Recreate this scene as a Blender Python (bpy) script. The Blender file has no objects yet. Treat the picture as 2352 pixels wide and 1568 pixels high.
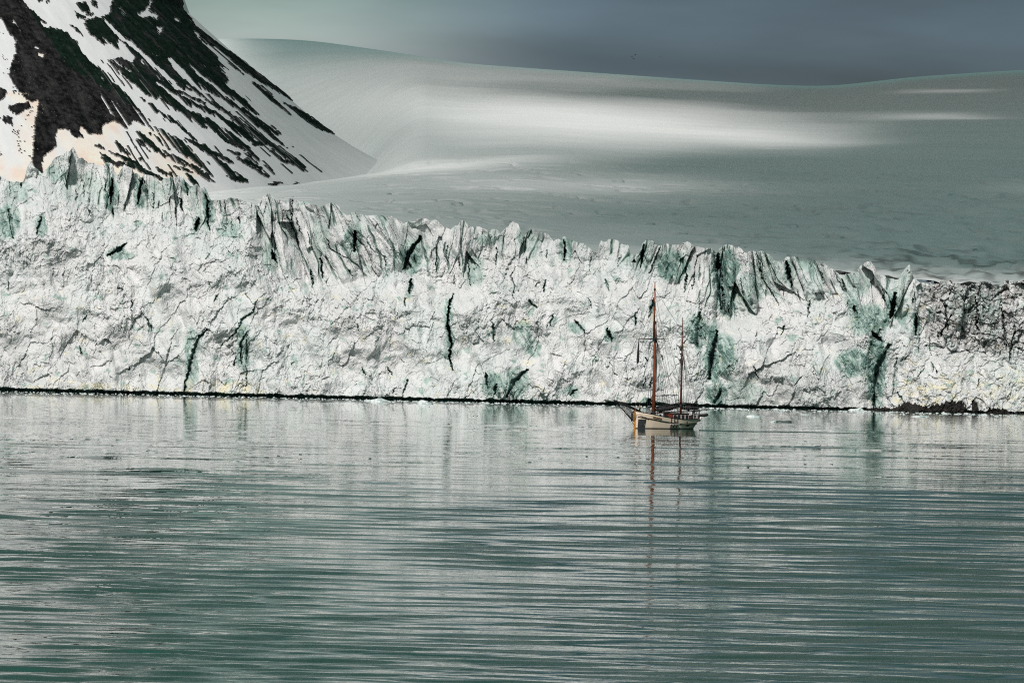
import bpy, bmesh, math, random
import numpy as np
from mathutils import Vector, Matrix
R = math.radians
random.seed(7)
sc = bpy.context.scene
COL = sc.collection

# ------------------------------------------------------------------ camera
# image units: the photograph at 2352 x 1568
F = 1176 / math.tan(R(7.0)); CAMH = 12.0; ROLL = R(1.25); PITCH = math.atan((849 - 784) / F)
cam_d = bpy.data.cameras.new("camera"); cam = bpy.data.objects.new("camera", cam_d); COL.objects.link(cam)
cam_d.sensor_width = 36; cam_d.lens = 18 / math.tan(R(7.0)); cam_d.clip_start = 1; cam_d.clip_end = 40000
fwd = np.array([0, math.cos(PITCH), math.sin(PITCH)])
up0 = np.array([0, -math.sin(PITCH), math.cos(PITCH)])
rt0 = np.array([1.0, 0, 0])
rt = rt0 * math.cos(ROLL) + up0 * math.sin(ROLL)
up = up0 * math.cos(ROLL) - rt0 * math.sin(ROLL)
cam.matrix_world = Matrix(((rt[0], up[0], -fwd[0], 0), (rt[1], up[1], -fwd[1], 0), (rt[2], up[2], -fwd[2], CAMH), (0, 0, 0, 1)))
sc.camera = cam

def ray(px, py):
    px = np.asarray(px, float); py = np.asarray(py, float)
    return fwd + rt * ((px - 1176) / F)[..., None] - up * ((py - 784) / F)[..., None]
def P(px, py, Y):
    d = ray(px, py); t = np.asarray(Y) / d[..., 1]
    p = d * t[..., None]; p[..., 2] += CAMH
    return p
def onwater(px, py):
    d = ray(px, py); t = -CAMH / d[..., 2]
    p = d * t[..., None]; p[..., 2] += CAMH
    return p
def proj(p):
    q = np.array(p, float); q[..., 2] -= CAMH
    w = q @ fwd
    return 1176 + F * (q @ rt) / w, 784 - F * (q @ up) / w

# ------------------------------------------------------------------ light
SUN_EL, SUN_AZ = R(43), R(19)           # sun behind the camera's left shoulder
L = np.array([-math.sin(SUN_AZ) * math.cos(SUN_EL), -math.cos(SUN_AZ) * math.cos(SUN_EL), math.sin(SUN_EL)])
sd = bpy.data.lights.new("sun", 'SUN'); sd.energy = 4.1; sd.angle = R(5); sd.color = (1.0, 0.925, 0.905)
so = bpy.data.objects.new("sun", sd); COL.objects.link(so)
so.rotation_euler = Vector(L).to_track_quat('Z', 'Y').to_euler(); so.location = (0, -200, 500)

wd = bpy.data.worlds.new("World"); sc.world = wd; wd.use_nodes = True
wn, wl = wd.node_tree.nodes, wd.node_tree.links
wn.clear()
def W(t, **kw):
    n = wn.new(t)
    for k, v in kw.items(): setattr(n, k, v)
    return n
sky = W('ShaderNodeTexSky', sky_type='NISHITA', sun_disc=False)
sky.sun_elevation = SUN_EL; sky.sun_rotation = math.pi + SUN_AZ
tc = W('ShaderNodeTexCoord')
sep = W('ShaderNodeSeparateXYZ'); wl.new(tc.outputs['Generated'], sep.inputs[0])
ele = W('ShaderNodeValToRGB')                    # overcast: slate near the horizon, paler overhead
cr = ele.color_ramp; cr.elements[0].position = 0.0; cr.elements[0].color = (0.12, 0.165, 0.195, 1)
cr.elements[1].position = 1.0; cr.elements[1].color = (0.14, 0.285, 0.27, 1)
e = cr.elements.new(0.088); e.color = (0.078, 0.115, 0.15, 1)
e = cr.elements.new(0.125); e.color = (0.012, 0.046, 0.033, 1)
e = cr.elements.new(0.34); e.color = (0.035, 0.080, 0.066, 1)
e = cr.elements.new(0.62); e.color = (0.125, 0.275, 0.24, 1)
wl.new(sep.outputs['Z'], ele.inputs[0])
mp = W('ShaderNodeMapping'); mp.inputs['Scale'].default_value = (7, 3, 34); mp.inputs['Rotation'].default_value = (0, R(-5), 0)
wl.new(tc.outputs['Generated'], mp.inputs[0])
nz = W('ShaderNodeTexNoise'); nz.inputs['Scale'].default_value = 1.0; nz.inputs['Detail'].default_value = 5; nz.inputs['Roughness'].default_value = 0.5
wl.new(mp.outputs[0], nz.inputs['Vector'])
mr = W('ShaderNodeMapRange'); mr.inputs[1].default_value = 0.3; mr.inputs[2].default_value = 0.7; mr.inputs[3].default_value = 0.58; mr.inputs[4].default_value = 1.42
wl.new(nz.outputs[0], mr.inputs[0])
def wmath(op, a, b):
    n = W('ShaderNodeMath', operation=op)
    for i, x in enumerate((a, b)):
        if isinstance(x, (int, float)): n.inputs[i].default_value = x
        else: wl.new(x, n.inputs[i])
    return n.outputs[0]
# a dark sweep of cloud lying low along the horizon, tilting down to the right
bd = wmath('DIVIDE', wmath('SUBTRACT', wmath('ADD', sep.outputs['Z'], wmath('MULTIPLY', sep.outputs['X'], .06)), .0755), .0048)
band = wmath('SUBTRACT', 1.0, wmath('MULTIPLY', wmath('POWER', 2.718, wmath('MULTIPLY', wmath('MULTIPLY', bd, bd), -1.0)), .34))
mul = W('ShaderNodeVectorMath', operation='SCALE'); wl.new(ele.outputs[0], mul.inputs[0]); wl.new(wmath('MULTIPLY', mr.outputs[0], band), mul.inputs['Scale'])
# the cloud thins towards the west (left), where it is paler and greener
west = W('ShaderNodeMapRange'); west.interpolation_type = 'SMOOTHSTEP'
west.inputs[1].default_value = 0.02; west.inputs[2].default_value = -0.075; west.inputs[3].default_value = 0.0; west.inputs[4].default_value = 1.0
wl.new(sep.outputs['X'], west.inputs[0])
lim = W('ShaderNodeMapRange'); lim.inputs[1].default_value = 0.25; lim.inputs[2].default_value = 0.12; wl.new(sep.outputs['Z'], lim.inputs[0])
wm = W('ShaderNodeMath', operation='MULTIPLY'); wl.new(west.outputs[0], wm.inputs[0]); wl.new(lim.outputs[0], wm.inputs[1])
mixw = W('ShaderNodeMix', data_type='RGBA'); wl.new(wm.outputs[0], mixw.inputs['Factor']); wl.new(mul.outputs[0], mixw.inputs['A'])
wr = W('ShaderNodeValToRGB'); wr.color_ramp.elements[0].position = .074; wr.color_ramp.elements[0].color = (.34, .38, .36, 1)
wr.color_ramp.elements[1].position = .091; wr.color_ramp.elements[1].color = (.22, .31, .27, 1); wl.new(sep.outputs['Z'], wr.inputs[0])
wsc = W('ShaderNodeVectorMath', operation='SCALE'); wl.new(wr.outputs[0], wsc.inputs[0]); wl.new(mr.outputs[0], wsc.inputs['Scale']); wl.new(wsc.outputs[0], mixw.inputs['B'])
ten = W('ShaderNodeVectorMath', operation='SCALE'); ten.inputs['Scale'].default_value = 10.0
wl.new(mixw.outputs['Result'], ten.inputs[0])
mixs = W('ShaderNodeMix', data_type='RGBA'); mixs.inputs['Factor'].default_value = 0.92
wl.new(sky.outputs[0], mixs.inputs['A']); wl.new(ten.outputs[0], mixs.inputs['B'])
bg = W('ShaderNodeBackground'); bg.inputs['Strength'].default_value = 0.1
wl.new(mixs.outputs['Result'], bg.inputs[0])
wo = W('ShaderNodeOutputWorld'); wl.new(bg.outputs[0], wo.inputs[0])

sc.view_settings.view_transform = 'Standard'; sc.view_settings.look = 'None'
sc.view_settings.exposure = 0.0; sc.view_settings.gamma = 1.0
sc.render.engine = 'CYCLES'
sc.cycles.use_denoising = False; sc.cycles.filter_width = 1.1; sc.cycles.max_bounces = 8; sc.cycles.diffuse_bounces = 3; sc.cycles.glossy_bounces = 6; sc.cycles.transparent_max_bounces = 12

# ------------------------------------------------------------------ noise in numpy
def _hash(ix, iy, seed):
    h = (ix.astype(np.int64) * 374761393 + iy.astype(np.int64) * 668265263 + seed * 1442695041) & 0xFFFFFFFF
    h = ((h ^ (h >> 13)) * 1274126177) & 0xFFFFFFFF
    h = ((h ^ (h >> 16)) * 2246822519) & 0xFFFFFFFF
    return (h ^ (h >> 15)) & 0xFFFFFFFF
def rnd(ix, iy, seed): return _hash(ix, iy, seed) / 4294967296.0
def perlin(x, y, seed=0):
    xi = np.floor(x); yi = np.floor(y); fx = x - xi; fy = y - yi
    xi = xi.astype(np.int64); yi = yi.astype(np.int64)
    u = fx * fx * fx * (fx * (fx * 6 - 15) + 10); v = fy * fy * fy * (fy * (fy * 6 - 15) + 10)
    def g(ax, ay):
        a = rnd(xi + ax, yi + ay, seed) * (2 * math.pi)
        return np.cos(a) * (fx - ax) + np.sin(a) * (fy - ay)
    n0 = g(0, 0); n1 = g(1, 0); n2 = g(0, 1); n3 = g(1, 1)
    a = n0 + u * (n1 - n0); b = n2 + u * (n3 - n2)
    return (a + v * (b - a)) * 1.5
def fbm(x, y, seed=0, octs=4, gain=0.5):
    s = 0; a = 1; n = 0
    for i in range(octs):
        s = s + a * perlin(x * 2 ** i, y * 2 ** i, seed + i * 17); n += a; a *= gain
    return s / n
def ridged(x, y, seed=0, octs=3, gain=0.5):
    s = 0; a = 1; n = 0
    for i in range(octs):
        s = s + a * (1 - 2 * np.abs(perlin(x * 2 ** i, y * 2 ** i, seed + i * 13))); n += a; a *= gain
    return s / n
def voronoi(x, y, seed=0):
    xi = np.floor(x).astype(np.int64); yi = np.floor(y).astype(np.int64)
    f1 = np.full(x.shape, 9.0); f2 = np.full(x.shape, 9.0); cid = np.zeros(x.shape)
    for ax in (-1, 0, 1):
        for ay in (-1, 0, 1):
            cx, cy = xi + ax, yi + ay
            jx = cx + rnd(cx, cy, seed); jy = cy + rnd(cx, cy, seed + 5)
            d = np.hypot(x - jx, y - jy)
            m = d < f1
            f2 = np.where(m, f1, np.minimum(f2, d))
            cid = np.where(m, rnd(cx, cy, seed + 9), cid)
            f1 = np.where(m, d, f1)
    return f1, f2, cid
def facet(x, y, seed, step, tilt, gap):
    # broken blocks: every cell has its own height and its own tilted face, with open joints between
    xi = np.floor(x).astype(np.int64); yi = np.floor(y).astype(np.int64)
    f1 = np.full(x.shape, 9.0); f2 = np.full(x.shape, 9.0); val = np.zeros(x.shape)
    for ax in (-1, 0, 1):
        for ay in (-1, 0, 1):
            cx, cy = xi + ax, yi + ay
            dx = x - cx - rnd(cx, cy, seed); dy = y - cy - rnd(cx, cy, seed + 5)
            d = np.hypot(dx, dy); m = d < f1
            f2 = np.where(m, f1, np.minimum(f2, d))
            val = np.where(m, step * (rnd(cx, cy, seed + 9) - .5) + tilt * ((rnd(cx, cy, seed + 21) - .5) * dx + (rnd(cx, cy, seed + 22) - .35) * dy) * 2, val)
            f1 = np.where(m, d, f1)
    return val - gap * (1 - sstep(0, .14, f2 - f1))
def sstep(a, b, x):
    t = np.clip((x - a) / (b - a), 0, 1); return t * t * (3 - 2 * t)
def inpoly(px, py, poly):
    r = np.zeros(px.shape, bool); n = len(poly)
    xs = [p[0] for p in poly]; ys = [p[1] for p in poly]
    bb = (px >= min(xs)) & (px <= max(xs)) & (py >= min(ys)) & (py <= max(ys))
    if not bb.any(): return r
    x = px[bb]; y = py[bb]; q = np.zeros(x.shape, bool)
    for i in range(n):
        x1, y1 = poly[i]; x2, y2 = poly[(i + 1) % n]
        if y1 == y2: continue
        c = ((y1 > y) != (y2 > y)) & (x < (x2 - x1) * (y - y1) / (y2 - y1) + x1)
        q ^= c
    r[bb] = q
    return r
def linedist(px, py, pts, margin):
    """distance to a polyline and position along it (0..1), only near it"""
    d = np.full(px.shape, 1e6); tt = np.zeros(px.shape)
    xs = [p[0] for p in pts]; ys = [p[1] for p in pts]
    bb = (px > min(xs) - margin) & (px < max(xs) + margin) & (py > min(ys) - margin) & (py < max(ys) + margin)
    if not bb.any(): return d, tt
    x = px[bb]; y = py[bb]; dd = np.full(x.shape, 1e6); t0 = np.zeros(x.shape)
    n = len(pts) - 1
    for i in range(n):
        ax, ay = pts[i][:2]; bx, by = pts[i + 1][:2]
        l2 = (bx - ax) ** 2 + (by - ay) ** 2
        t = np.clip(((x - ax) * (bx - ax) + (y - ay) * (by - ay)) / l2, 0, 1)
        e = np.hypot(x - ax - t * (bx - ax), y - ay - t * (by - ay))
        m = e < dd; dd = np.where(m, e, dd); t0 = np.where(m, (i + t) / n, t0)
    d[bb] = dd; tt[bb] = t0
    return d, tt

# ------------------------------------------------------------------ mesh and object helpers
def tag(o, label=None, cat=None, group=None, kind=None):
    if label: o['label'] = label
    if cat: o['category'] = cat
    if group: o['group'] = group
    if kind: o['kind'] = kind
    return o
def link(name, me, mat=None, parent=None):
    o = bpy.data.objects.new(name, me); COL.objects.link(o)
    if mat: me.materials.append(mat)
    if parent: o.parent = parent
    return o
def grid_mesh(name, pos, attrs=None, smooth=True, flip=False):
    nr, nc = pos.shape[:2]
    me = bpy.data.meshes.new(name)
    me.vertices.add(nr * nc); me.vertices.foreach_set('co', pos.reshape(-1).astype(np.float32))
    idx = np.arange(nr * nc).reshape(nr, nc)
    q = np.stack([idx[:-1, :-1], idx[:-1, 1:], idx[1:, 1:], idx[1:, :-1]], -1).reshape(-1, 4)
    if flip: q = q[:, ::-1]
    nf = len(q)
    me.loops.add(nf * 4); me.loops.foreach_set('vertex_index', q.reshape(-1).astype(np.int32))
    me.polygons.add(nf); me.polygons.foreach_set('loop_start', np.arange(0, nf * 4, 4, dtype=np.int32))
    me.polygons.foreach_set('use_smooth', np.full(nf, smooth))
    for k, v in (attrs or {}).items():
        a = me.attributes.new(k, 'FLOAT', 'POINT'); a.data.foreach_set('value', v.reshape(-1).astype(np.float32))
    me.update(calc_edges=True)
    return me
def empty(name, loc, rz=0):
    o = bpy.data.objects.new(name, None); COL.objects.link(o); o.location = loc; o.rotation_euler = (0, 0, rz); o.empty_display_size = 0.5
    return o
def bm_obj(name, bm, mat, parent=None, smooth=False):
    me = bpy.data.meshes.new(name); bmesh.ops.recalc_face_normals(bm, faces=bm.faces); bm.to_mesh(me); bm.free()
    if smooth: me.polygons.foreach_set('use_smooth', np.full(len(me.polygons), True))
    return link(name, me, mat, parent)
def tube(bm, pts, r, n=8, cap=True):
    pts = [Vector(p) for p in pts]; rs = r if isinstance(r, (list, tuple)) else [r] * len(pts)
    rings = []
    for i, p in enumerate(pts):
        d = (pts[min(i + 1, len(pts) - 1)] - pts[max(i - 1, 0)]).normalized()
        a = Vector((0, 0, 1)) if abs(d.z) < 0.9 else Vector((1, 0, 0))
        u = d.cross(a).normalized(); v = d.cross(u)
        rings.append([bm.verts.new(p + (u * math.cos(2 * math.pi * k / n) + v * math.sin(2 * math.pi * k / n)) * rs[i]) for k in range(n)])
    for i in range(len(rings) - 1):
        for k in range(n):
            bm.faces.new((rings[i][k], rings[i][(k + 1) % n], rings[i + 1][(k + 1) % n], rings[i + 1][k]))
    if cap:
        bm.faces.new(rings[0][::-1]); bm.faces.new(rings[-1])
    return rings
def box(bm, c, s, rot=None, bevel=0.0):
    vs = []
    for dx in (-1, 1):
        for dy in (-1, 1):
            for dz in (-1, 1):
                p = Vector((dx * s[0] / 2, dy * s[1] / 2, dz * s[2] / 2))
                if rot: p = rot @ p
                vs.append(bm.verts.new(p + Vector(c)))
    fs = [bm.faces.new([vs[i] for i in f]) for f in ((0, 1, 3, 2), (4, 6, 7, 5), (0, 4, 5, 1), (2, 3, 7, 6), (0, 2, 6, 4), (1, 5, 7, 3))]
    if bevel:
        es = {e for f in fs for e in f.edges}
        bmesh.ops.bevel(bm, geom=list(es), offset=bevel, segments=2, affect='EDGES')

class NT:
    """small node helper"""
    def __init__(s, name):
        s.m = bpy.data.materials.new(name); s.m.use_nodes = True; s.n = s.m.node_tree.nodes; s.l = s.m.node_tree.links
        s.b = s.n['Principled BSDF']; s.out = s.n['Material Output']
    def new(s, t, **kw):
        n = s.n.new(t)
        for k, v in kw.items(): setattr(n, k, v)
        return n
    def attr(s, name): return s.new('ShaderNodeAttribute', attribute_name=name).outputs['Fac']
    def coord(s): return s.new('ShaderNodeTexCoord').outputs['Object']
    def mapping(s, vec, scale):
        n = s.new('ShaderNodeMapping'); n.inputs['Scale'].default_value = scale; s.l.new(vec, n.inputs[0]); return n.outputs[0]
    def noise(s, vec, scale, detail=4, rough=0.5):
        n = s.new('ShaderNodeTexNoise'); n.inputs['Scale'].default_value = scale; n.inputs['Detail'].default_value = detail; n.inputs['Roughness'].default_value = rough
        s.l.new(vec, n.inputs['Vector']); return n.outputs[0]
    def rng(s, v, a, b, c=0.0, d=1.0):
        n = s.new('ShaderNodeMapRange'); s.l.new(v, n.inputs[0])
        for i, x in enumerate((a, b, c, d)): n.inputs[i + 1].default_value = x
        return n.outputs[0]
    def math(s, op, a, b=None):
        n = s.new('ShaderNodeMath', operation=op)
        for i, x in enumerate((a, b)):
            if x is None: continue
            if isinstance(x, (int, float)): n.inputs[i].default_value = x
            else: s.l.new(x, n.inputs[i])
        return n.outputs[0]
    def mix(s, f, a, b):
        n = s.new('ShaderNodeMix', data_type='RGBA')
        for k, x in (('Factor', f), ('A', a), ('B', b)):
            if isinstance(x, (int, float)): n.inputs[k].default_value = x
            elif isinstance(x, tuple): n.inputs[k].default_value = (*x, 1)
            else: s.l.new(x, n.inputs[k])
        return n.outputs['Result']
    def bump(s, h, dist, strength=1.0):
        n = s.new('ShaderNodeBump'); n.inputs['Distance'].default_value = dist; n.inputs['Strength'].default_value = strength
        s.l.new(h, n.inputs['Height']); s.l.new(n.outputs[0], s.b.inputs['Normal'])
    def base(s, c, rough=0.6, spec=0.3):
        if isinstance(c, tuple): s.b.inputs['Base Color'].default_value = (*c, 1)
        else: s.l.new(c, s.b.inputs['Base Color'])
        s.b.inputs['Roughness'].default_value = rough; s.b.inputs['Specular IOR Level'].default_value = spec
        return s.m

def worn(name, a, b, scale=3, rough=0.55, spec=0.3):
    t = NT(name); v = t.coord()
    f = t.rng(t.noise(v, scale, 5, 0.6), 0.35, 0.65)
    return t.base(t.mix(f, a, b), rough, spec)

# ================================================================== THE ICE CLIFF
D0 = 1532.0
def curve(pts):
    xs = np.array([p[0] for p in pts], float); ys = np.array([p[1] for p in pts], float)
    return lambda x: np.interp(x, xs, ys)
def scurve(pts, w=110):
    xs = np.arange(-1400, 3800, 4.0); f = curve(pts)(xs); k = np.hanning(2 * int(w / 4) + 1); k /= k.sum()
    g = np.convolve(np.pad(f, len(k) // 2, mode='edge'), k, 'valid')
    return lambda x: np.interp(x, xs, g)
a = [(0,195),(45,235),(90,212),(135,210),(180,122),(215,145),(245,178),(280,130),(320,95),(370,75),(395,50),(425,42),(445,80),(490,110),(540,112),(580,130),(615,122),(650,130),(665,175),(680,192),(700,160),(720,132),(760,150),(800,200),(815,220),(835,182),(880,190),(935,225),(945,200),(1010,208),(1055,188),(1075,230),(1120,262),(1140,245),(1190,258),(1225,330),(1300,330),(1370,320),(1420,338)]
b = [(0,120),(35,135),(70,160),(120,108),(160,88),(215,125),(260,120),(310,95),(370,125),(440,152),(520,135),(600,150),(700,200),(760,222),(860,220),(960,200),(1040,230),(1080,262),(1150,245),(1230,255),(1300,250),(1350,290),(1400,312),(1470,270),(1520,290),(1600,285),(1640,312),(1665,335)]
c = [(0,125),(60,132),(100,95),(150,88),(190,100),(230,190),(270,120),(330,130),(400,150),(440,202),(500,195),(560,200),(600,225),(650,235),(700,268),(750,262),(775,190),(840,185),(895,195),(920,222),(970,230),(985,292),(1040,302),(1070,235),(1100,210),(1190,220),(1290,228),(1390,218),(1450,245),(1560,262)]
d_ = [(140,165),(220,140),(290,150),(350,165),(400,155),(470,175),(530,205),(610,245),(625,232),(660,225),(750,225),(850,215),(900,235),(980,285),(1030,320),(1090,345),(1150,330),(1185,258),(1215,262),(1250,245),(1285,305),(1310,345),(1450,360),(1500,290),(1530,262),(1555,332),(1600,372),(1700,392),(1760,378),(1900,392),(2050,380),(2150,398),(2250,380),(2352,388)]
sk = [(-400, 430), (-150, 405), (-60, 418)] + [(x * .396, 329.3 + y * .396) for x, y in a] + [(564.5 + x * .336, 423.4 + y * .336) for x, y in b] + \
     [(1129 + x * .324, 489.2 + y * .324) for x, y in c] + [(1599.4 + x * .32, 526.8 + y * .32) for x, y in d_] + [(2450, 640), (2800, 660)]
sk.sort()
skyT = curve(sk)
waterW = lambda x: 897 + 55 * (x / 2352.0)
sercB = curve([(-400, 480), (0, 415), (100, 408), (170, 440), (240, 492), (300, 492), (380, 498), (450, 545), (490, 535), (560, 490), (600, 560), (650, 640), (760, 660), (820, 640), (900, 628), (1060, 640), (1130, 600), (1200, 592), (1300, 592), (1400, 598), (1480, 630), (1540, 650), (1600, 690), (1660, 740), (1740, 720), (1820, 700), (1900, 690), (2000, 720), (2060, 770), (2120, 785), (2200, 800), (2352, 830), (2800, 840)])

us = np.concatenate([np.linspace(-380, -30, 160, endpoint=False), np.arange(-30, 2386, 1.35), np.linspace(2386, 2760, 170)])
NR = 430
tt = np.linspace(0, 1, NR) ** 0.96
U = np.repeat(us[None, :], NR, 0)
Tt = skyT(us); jag = 2.2 * fbm(us / 9, us * 0, 61, 3) + 3.0 * np.maximum(0, ridged(us / 19, us * 0 + 3, 62, 2)) + sstep(2100, 2160, us) * 34 * fbm(us / 26, us * 0, 63, 4)
tc = us / 30 + 1.1 * fbm(us / 46, us * 0, 64, 2); ti = np.floor(tc).astype(np.int64); tf = tc - ti
tow = (rnd(ti, ti * 0, 65) - .40) * 17 * (1 - np.abs(2 * tf - 1) ** 2.2) + (rnd(ti, ti * 0, 66) - .5) * 9 * (tf - .5)
Tt = Tt - jag * .35 - tow
Wt = waterW(us)
V = Wt[None, :] + (Tt - Wt)[None, :] * tt[:, None]
Bt = np.maximum(sercB(us), Tt + 12)
Bt = Bt[None, :] + 14 * fbm(U / 60, V / 90, 3, 3)
hgt = (Wt[None, :] - V)
frac = np.clip(hgt / np.maximum(Wt[None, :] - Bt, 20), 0, 1)
HB = (Wt[None, :] - Bt) * .16
# profile: bulging cliff, a rubble shoulder, then the seracs standing up again
setb = np.where(frac < .72, frac * .30 * HB, .72 * .30 * HB + (frac - .72) * 1.5 * HB)
above = np.maximum(0, Bt - V) * .16
setb = setb + above * .28
inser = sstep(-22, 40, Bt - V + 26 * fbm(U / 26, V / 30, 4, 3))                          # 1 in the serac zone
# warped coordinates
wu = U + 16 * fbm(U / 90, V / 90, 11, 3); wv = V + 16 * fbm(U / 90, V / 90, 12, 3)
lean = curve([(-400, .0), (250, .05), (420, -.1), (560, -.15), (640, -.28), (760, -.42), (940, -.45), (1000, 0.05), (1300, .12), (1500, .28), (1640, .12), (1760, -.35), (1960, -.5), (2060, .1), (2352, .1), (2800, .1)])(U)
su = wu + lean * (V - Bt)
tex = .12 + 1.15 * sstep(-.15, .28, fbm(wu / 150, wv / 110, 23, 3))
disp = 6.0 * fbm(wu / 190, wv / 150, 21, 3) + 5.0 * fbm((wu - .25 * wv) / 62, wv / 190, 24, 3, .5) + 2.2 * fbm(wu / 70, wv / 60, 22, 3)
# seracs: buttresses and flutes
fl = 3.0 * ridged(su / 80, V / 420, 31, 1) + .6 * fbm(su / 24, V / 90, 32, 3)
disp += inser * (fl - .8)
gap = np.abs(perlin(su / 34, V / 300, 34)); disp -= inser * 2.6 * (1 - sstep(0, .10, gap)) * sstep(-.1, .2, perlin(wu / 60, wv / 80, 35))
crk = np.abs(perlin(su / 22 + 7, V / 210, 36)); disp -= inser * .8 * (1 - sstep(0, .04, crk)) * sstep(.05, .2, perlin(wu / 26, wv / 24, 37))
crk = np.abs(perlin(su / 9 + 3, V / 60, 38)); disp -= inser * .3 * (1 - sstep(0, .06, crk)) * sstep(.12, .25, perlin(wu / 20, wv / 18, 39))
# lower face: anisotropic ribs, scooped ledges
fz = 1 - inser
fold = ridged((wu - .35 * wv) / 80, (wv + .3 * wu) / 300, 413, 2, .4) * sstep(-.2, .3, perlin(wu / 170, wv / 130, 414)); disp += 2.0 * fz * fold
fan = np.exp(-((U - 700) / 130) ** 2) * sstep(740, 600, V) + .8 * np.exp(-((U - 1560) / 60) ** 2) * sstep(760, 640, V) + .6 * np.exp(-((U - 500) / 60) ** 2) * sstep(640, 520, V)
disp += fan * fz * (facet((U + lean * (V - Bt)) / 18, V / 80, 411, 1.6, 2.2, .4) + .5 * facet((U + lean * (V - Bt)) / 8, V / 26, 412, .5, .8, .2))
rib = ridged((wu + .18 * wv) / 30, wv / 95, 41, 3, .55)
led = fbm(wu / 21, wv / 38, 42, 4, .55)
wa = wu + 9 * fbm(U / 22, V / 22, 15, 4, .6); wb = wv + 9 * fbm(U / 22, V / 22, 16, 4, .6)
disp += fz * (.9 * rib * tex + 1.1 * led * (.5 + .5 * tex) + .38 * tex * ridged((wa + .2 * wb) / 10, wb / 34, 409, 3, .6))
disp += fz * (facet((wa + .3 * wb) / 42, wb / 84, 401, .15, 1.1, 0) + (.4 + .6 * tex) * facet((wa - .2 * wb) / 17, wb / 36, 402, .25, .85, .03) + tex * facet(wa / 7.5, wb / 15, 403, .26, .5, .03))
sa = U + lean * (V - Bt) + 6 * fbm(U / 40, V / 50, 17, 4, .6)
disp += inser * (facet(sa / 50, V / 300, 404, 7.5, 5.5, 1.0) + facet(sa / 26, V / 95, 405, 1.0, 1.8, .1) + (.15 + .5 * tex) * facet(sa / 10, V / 34, 406, .5, .9, .15))
disp -= inser * .25 * sstep(.0, .3, perlin(wu / 40, wv / 40, 407)) * (1 - sstep(0, .05, np.abs(perlin(sa / 7, V / 60, 408))))
f1, f2, cid = voronoi(wu / 30, wv / 34, 43); disp += fz * (.3 * cid - .5 * f1) * sstep(-.2, .3, perlin(wu / 120, wv / 110, 44))
# rubble: blocks of tumbled ice on the shoulder
rubz = np.maximum(sstep(.50, .82, frac) * fz, .25 * fz) * sstep(-.35, .25, perlin(wu / 140, wv / 100, 45) + .25)
rubz = np.maximum(rubz, np.where((U < 480), sstep(640, 560, V) * fz, 0))
rubz = np.maximum(rubz, sstep(2040, 2080, U) * fz)
ru = wu + 7 * fbm(U / 16, V / 16, 13, 3); rv = wv + 7 * fbm(U / 16, V / 16, 14, 3)
f1, f2, cid = voronoi((ru + .4 * rv) / 17, rv / 14, 46); gm1 = sstep(-.1, .3, perlin(wu / 22, wv / 20, 48)); disp += rubz * (1.2 * cid * (.4 + .6 * gm1) - .5 * gm1 * .5 * (1 - sstep(0, .16, f2 - f1)))
g1, g2, cid2 = voronoi((ru - .3 * rv) / 8, rv / 7, 47); gm2 = sstep(-.05, .35, perlin(wu / 13, wv / 12, 49)); disp += rubz * (.8 * cid2 * gm2 - .3 * gm2 * (1 - sstep(0, .2, g2 - g1)))
# fine grain everywhere
disp += tex * (.10 * ridged(wu / 11, wv / 16, 51, 2) + .34 * fbm(wu / 5.0, wv / 9.0, 52, 3, .65))
lines = np.abs(perlin(wu / 17 + .35 * wv / 17, wv / 42, 53)); disp -= fz * .35 * (1 - sstep(0, .03, lines)) * (perlin(wu / 46, wv / 40, 54) > .02)

dz_ = sstep(2060, 2190, U + 18 * fbm(U / 30, V / 30, 420, 3)) * sstep(835, 790, V)
disp = disp * (1 - .55 * dz_) + dz_ * (facet((wa + .4 * wb) / 34, (wb - .2 * wa) / 30, 421, 2.4, 3.4, .4) + facet((wa - .3 * wb) / 14, wb / 13, 422, 1.0, 1.6, .2) + facet(wa / 6.5, wb / 7, 423, .5, .8, .2))
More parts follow.
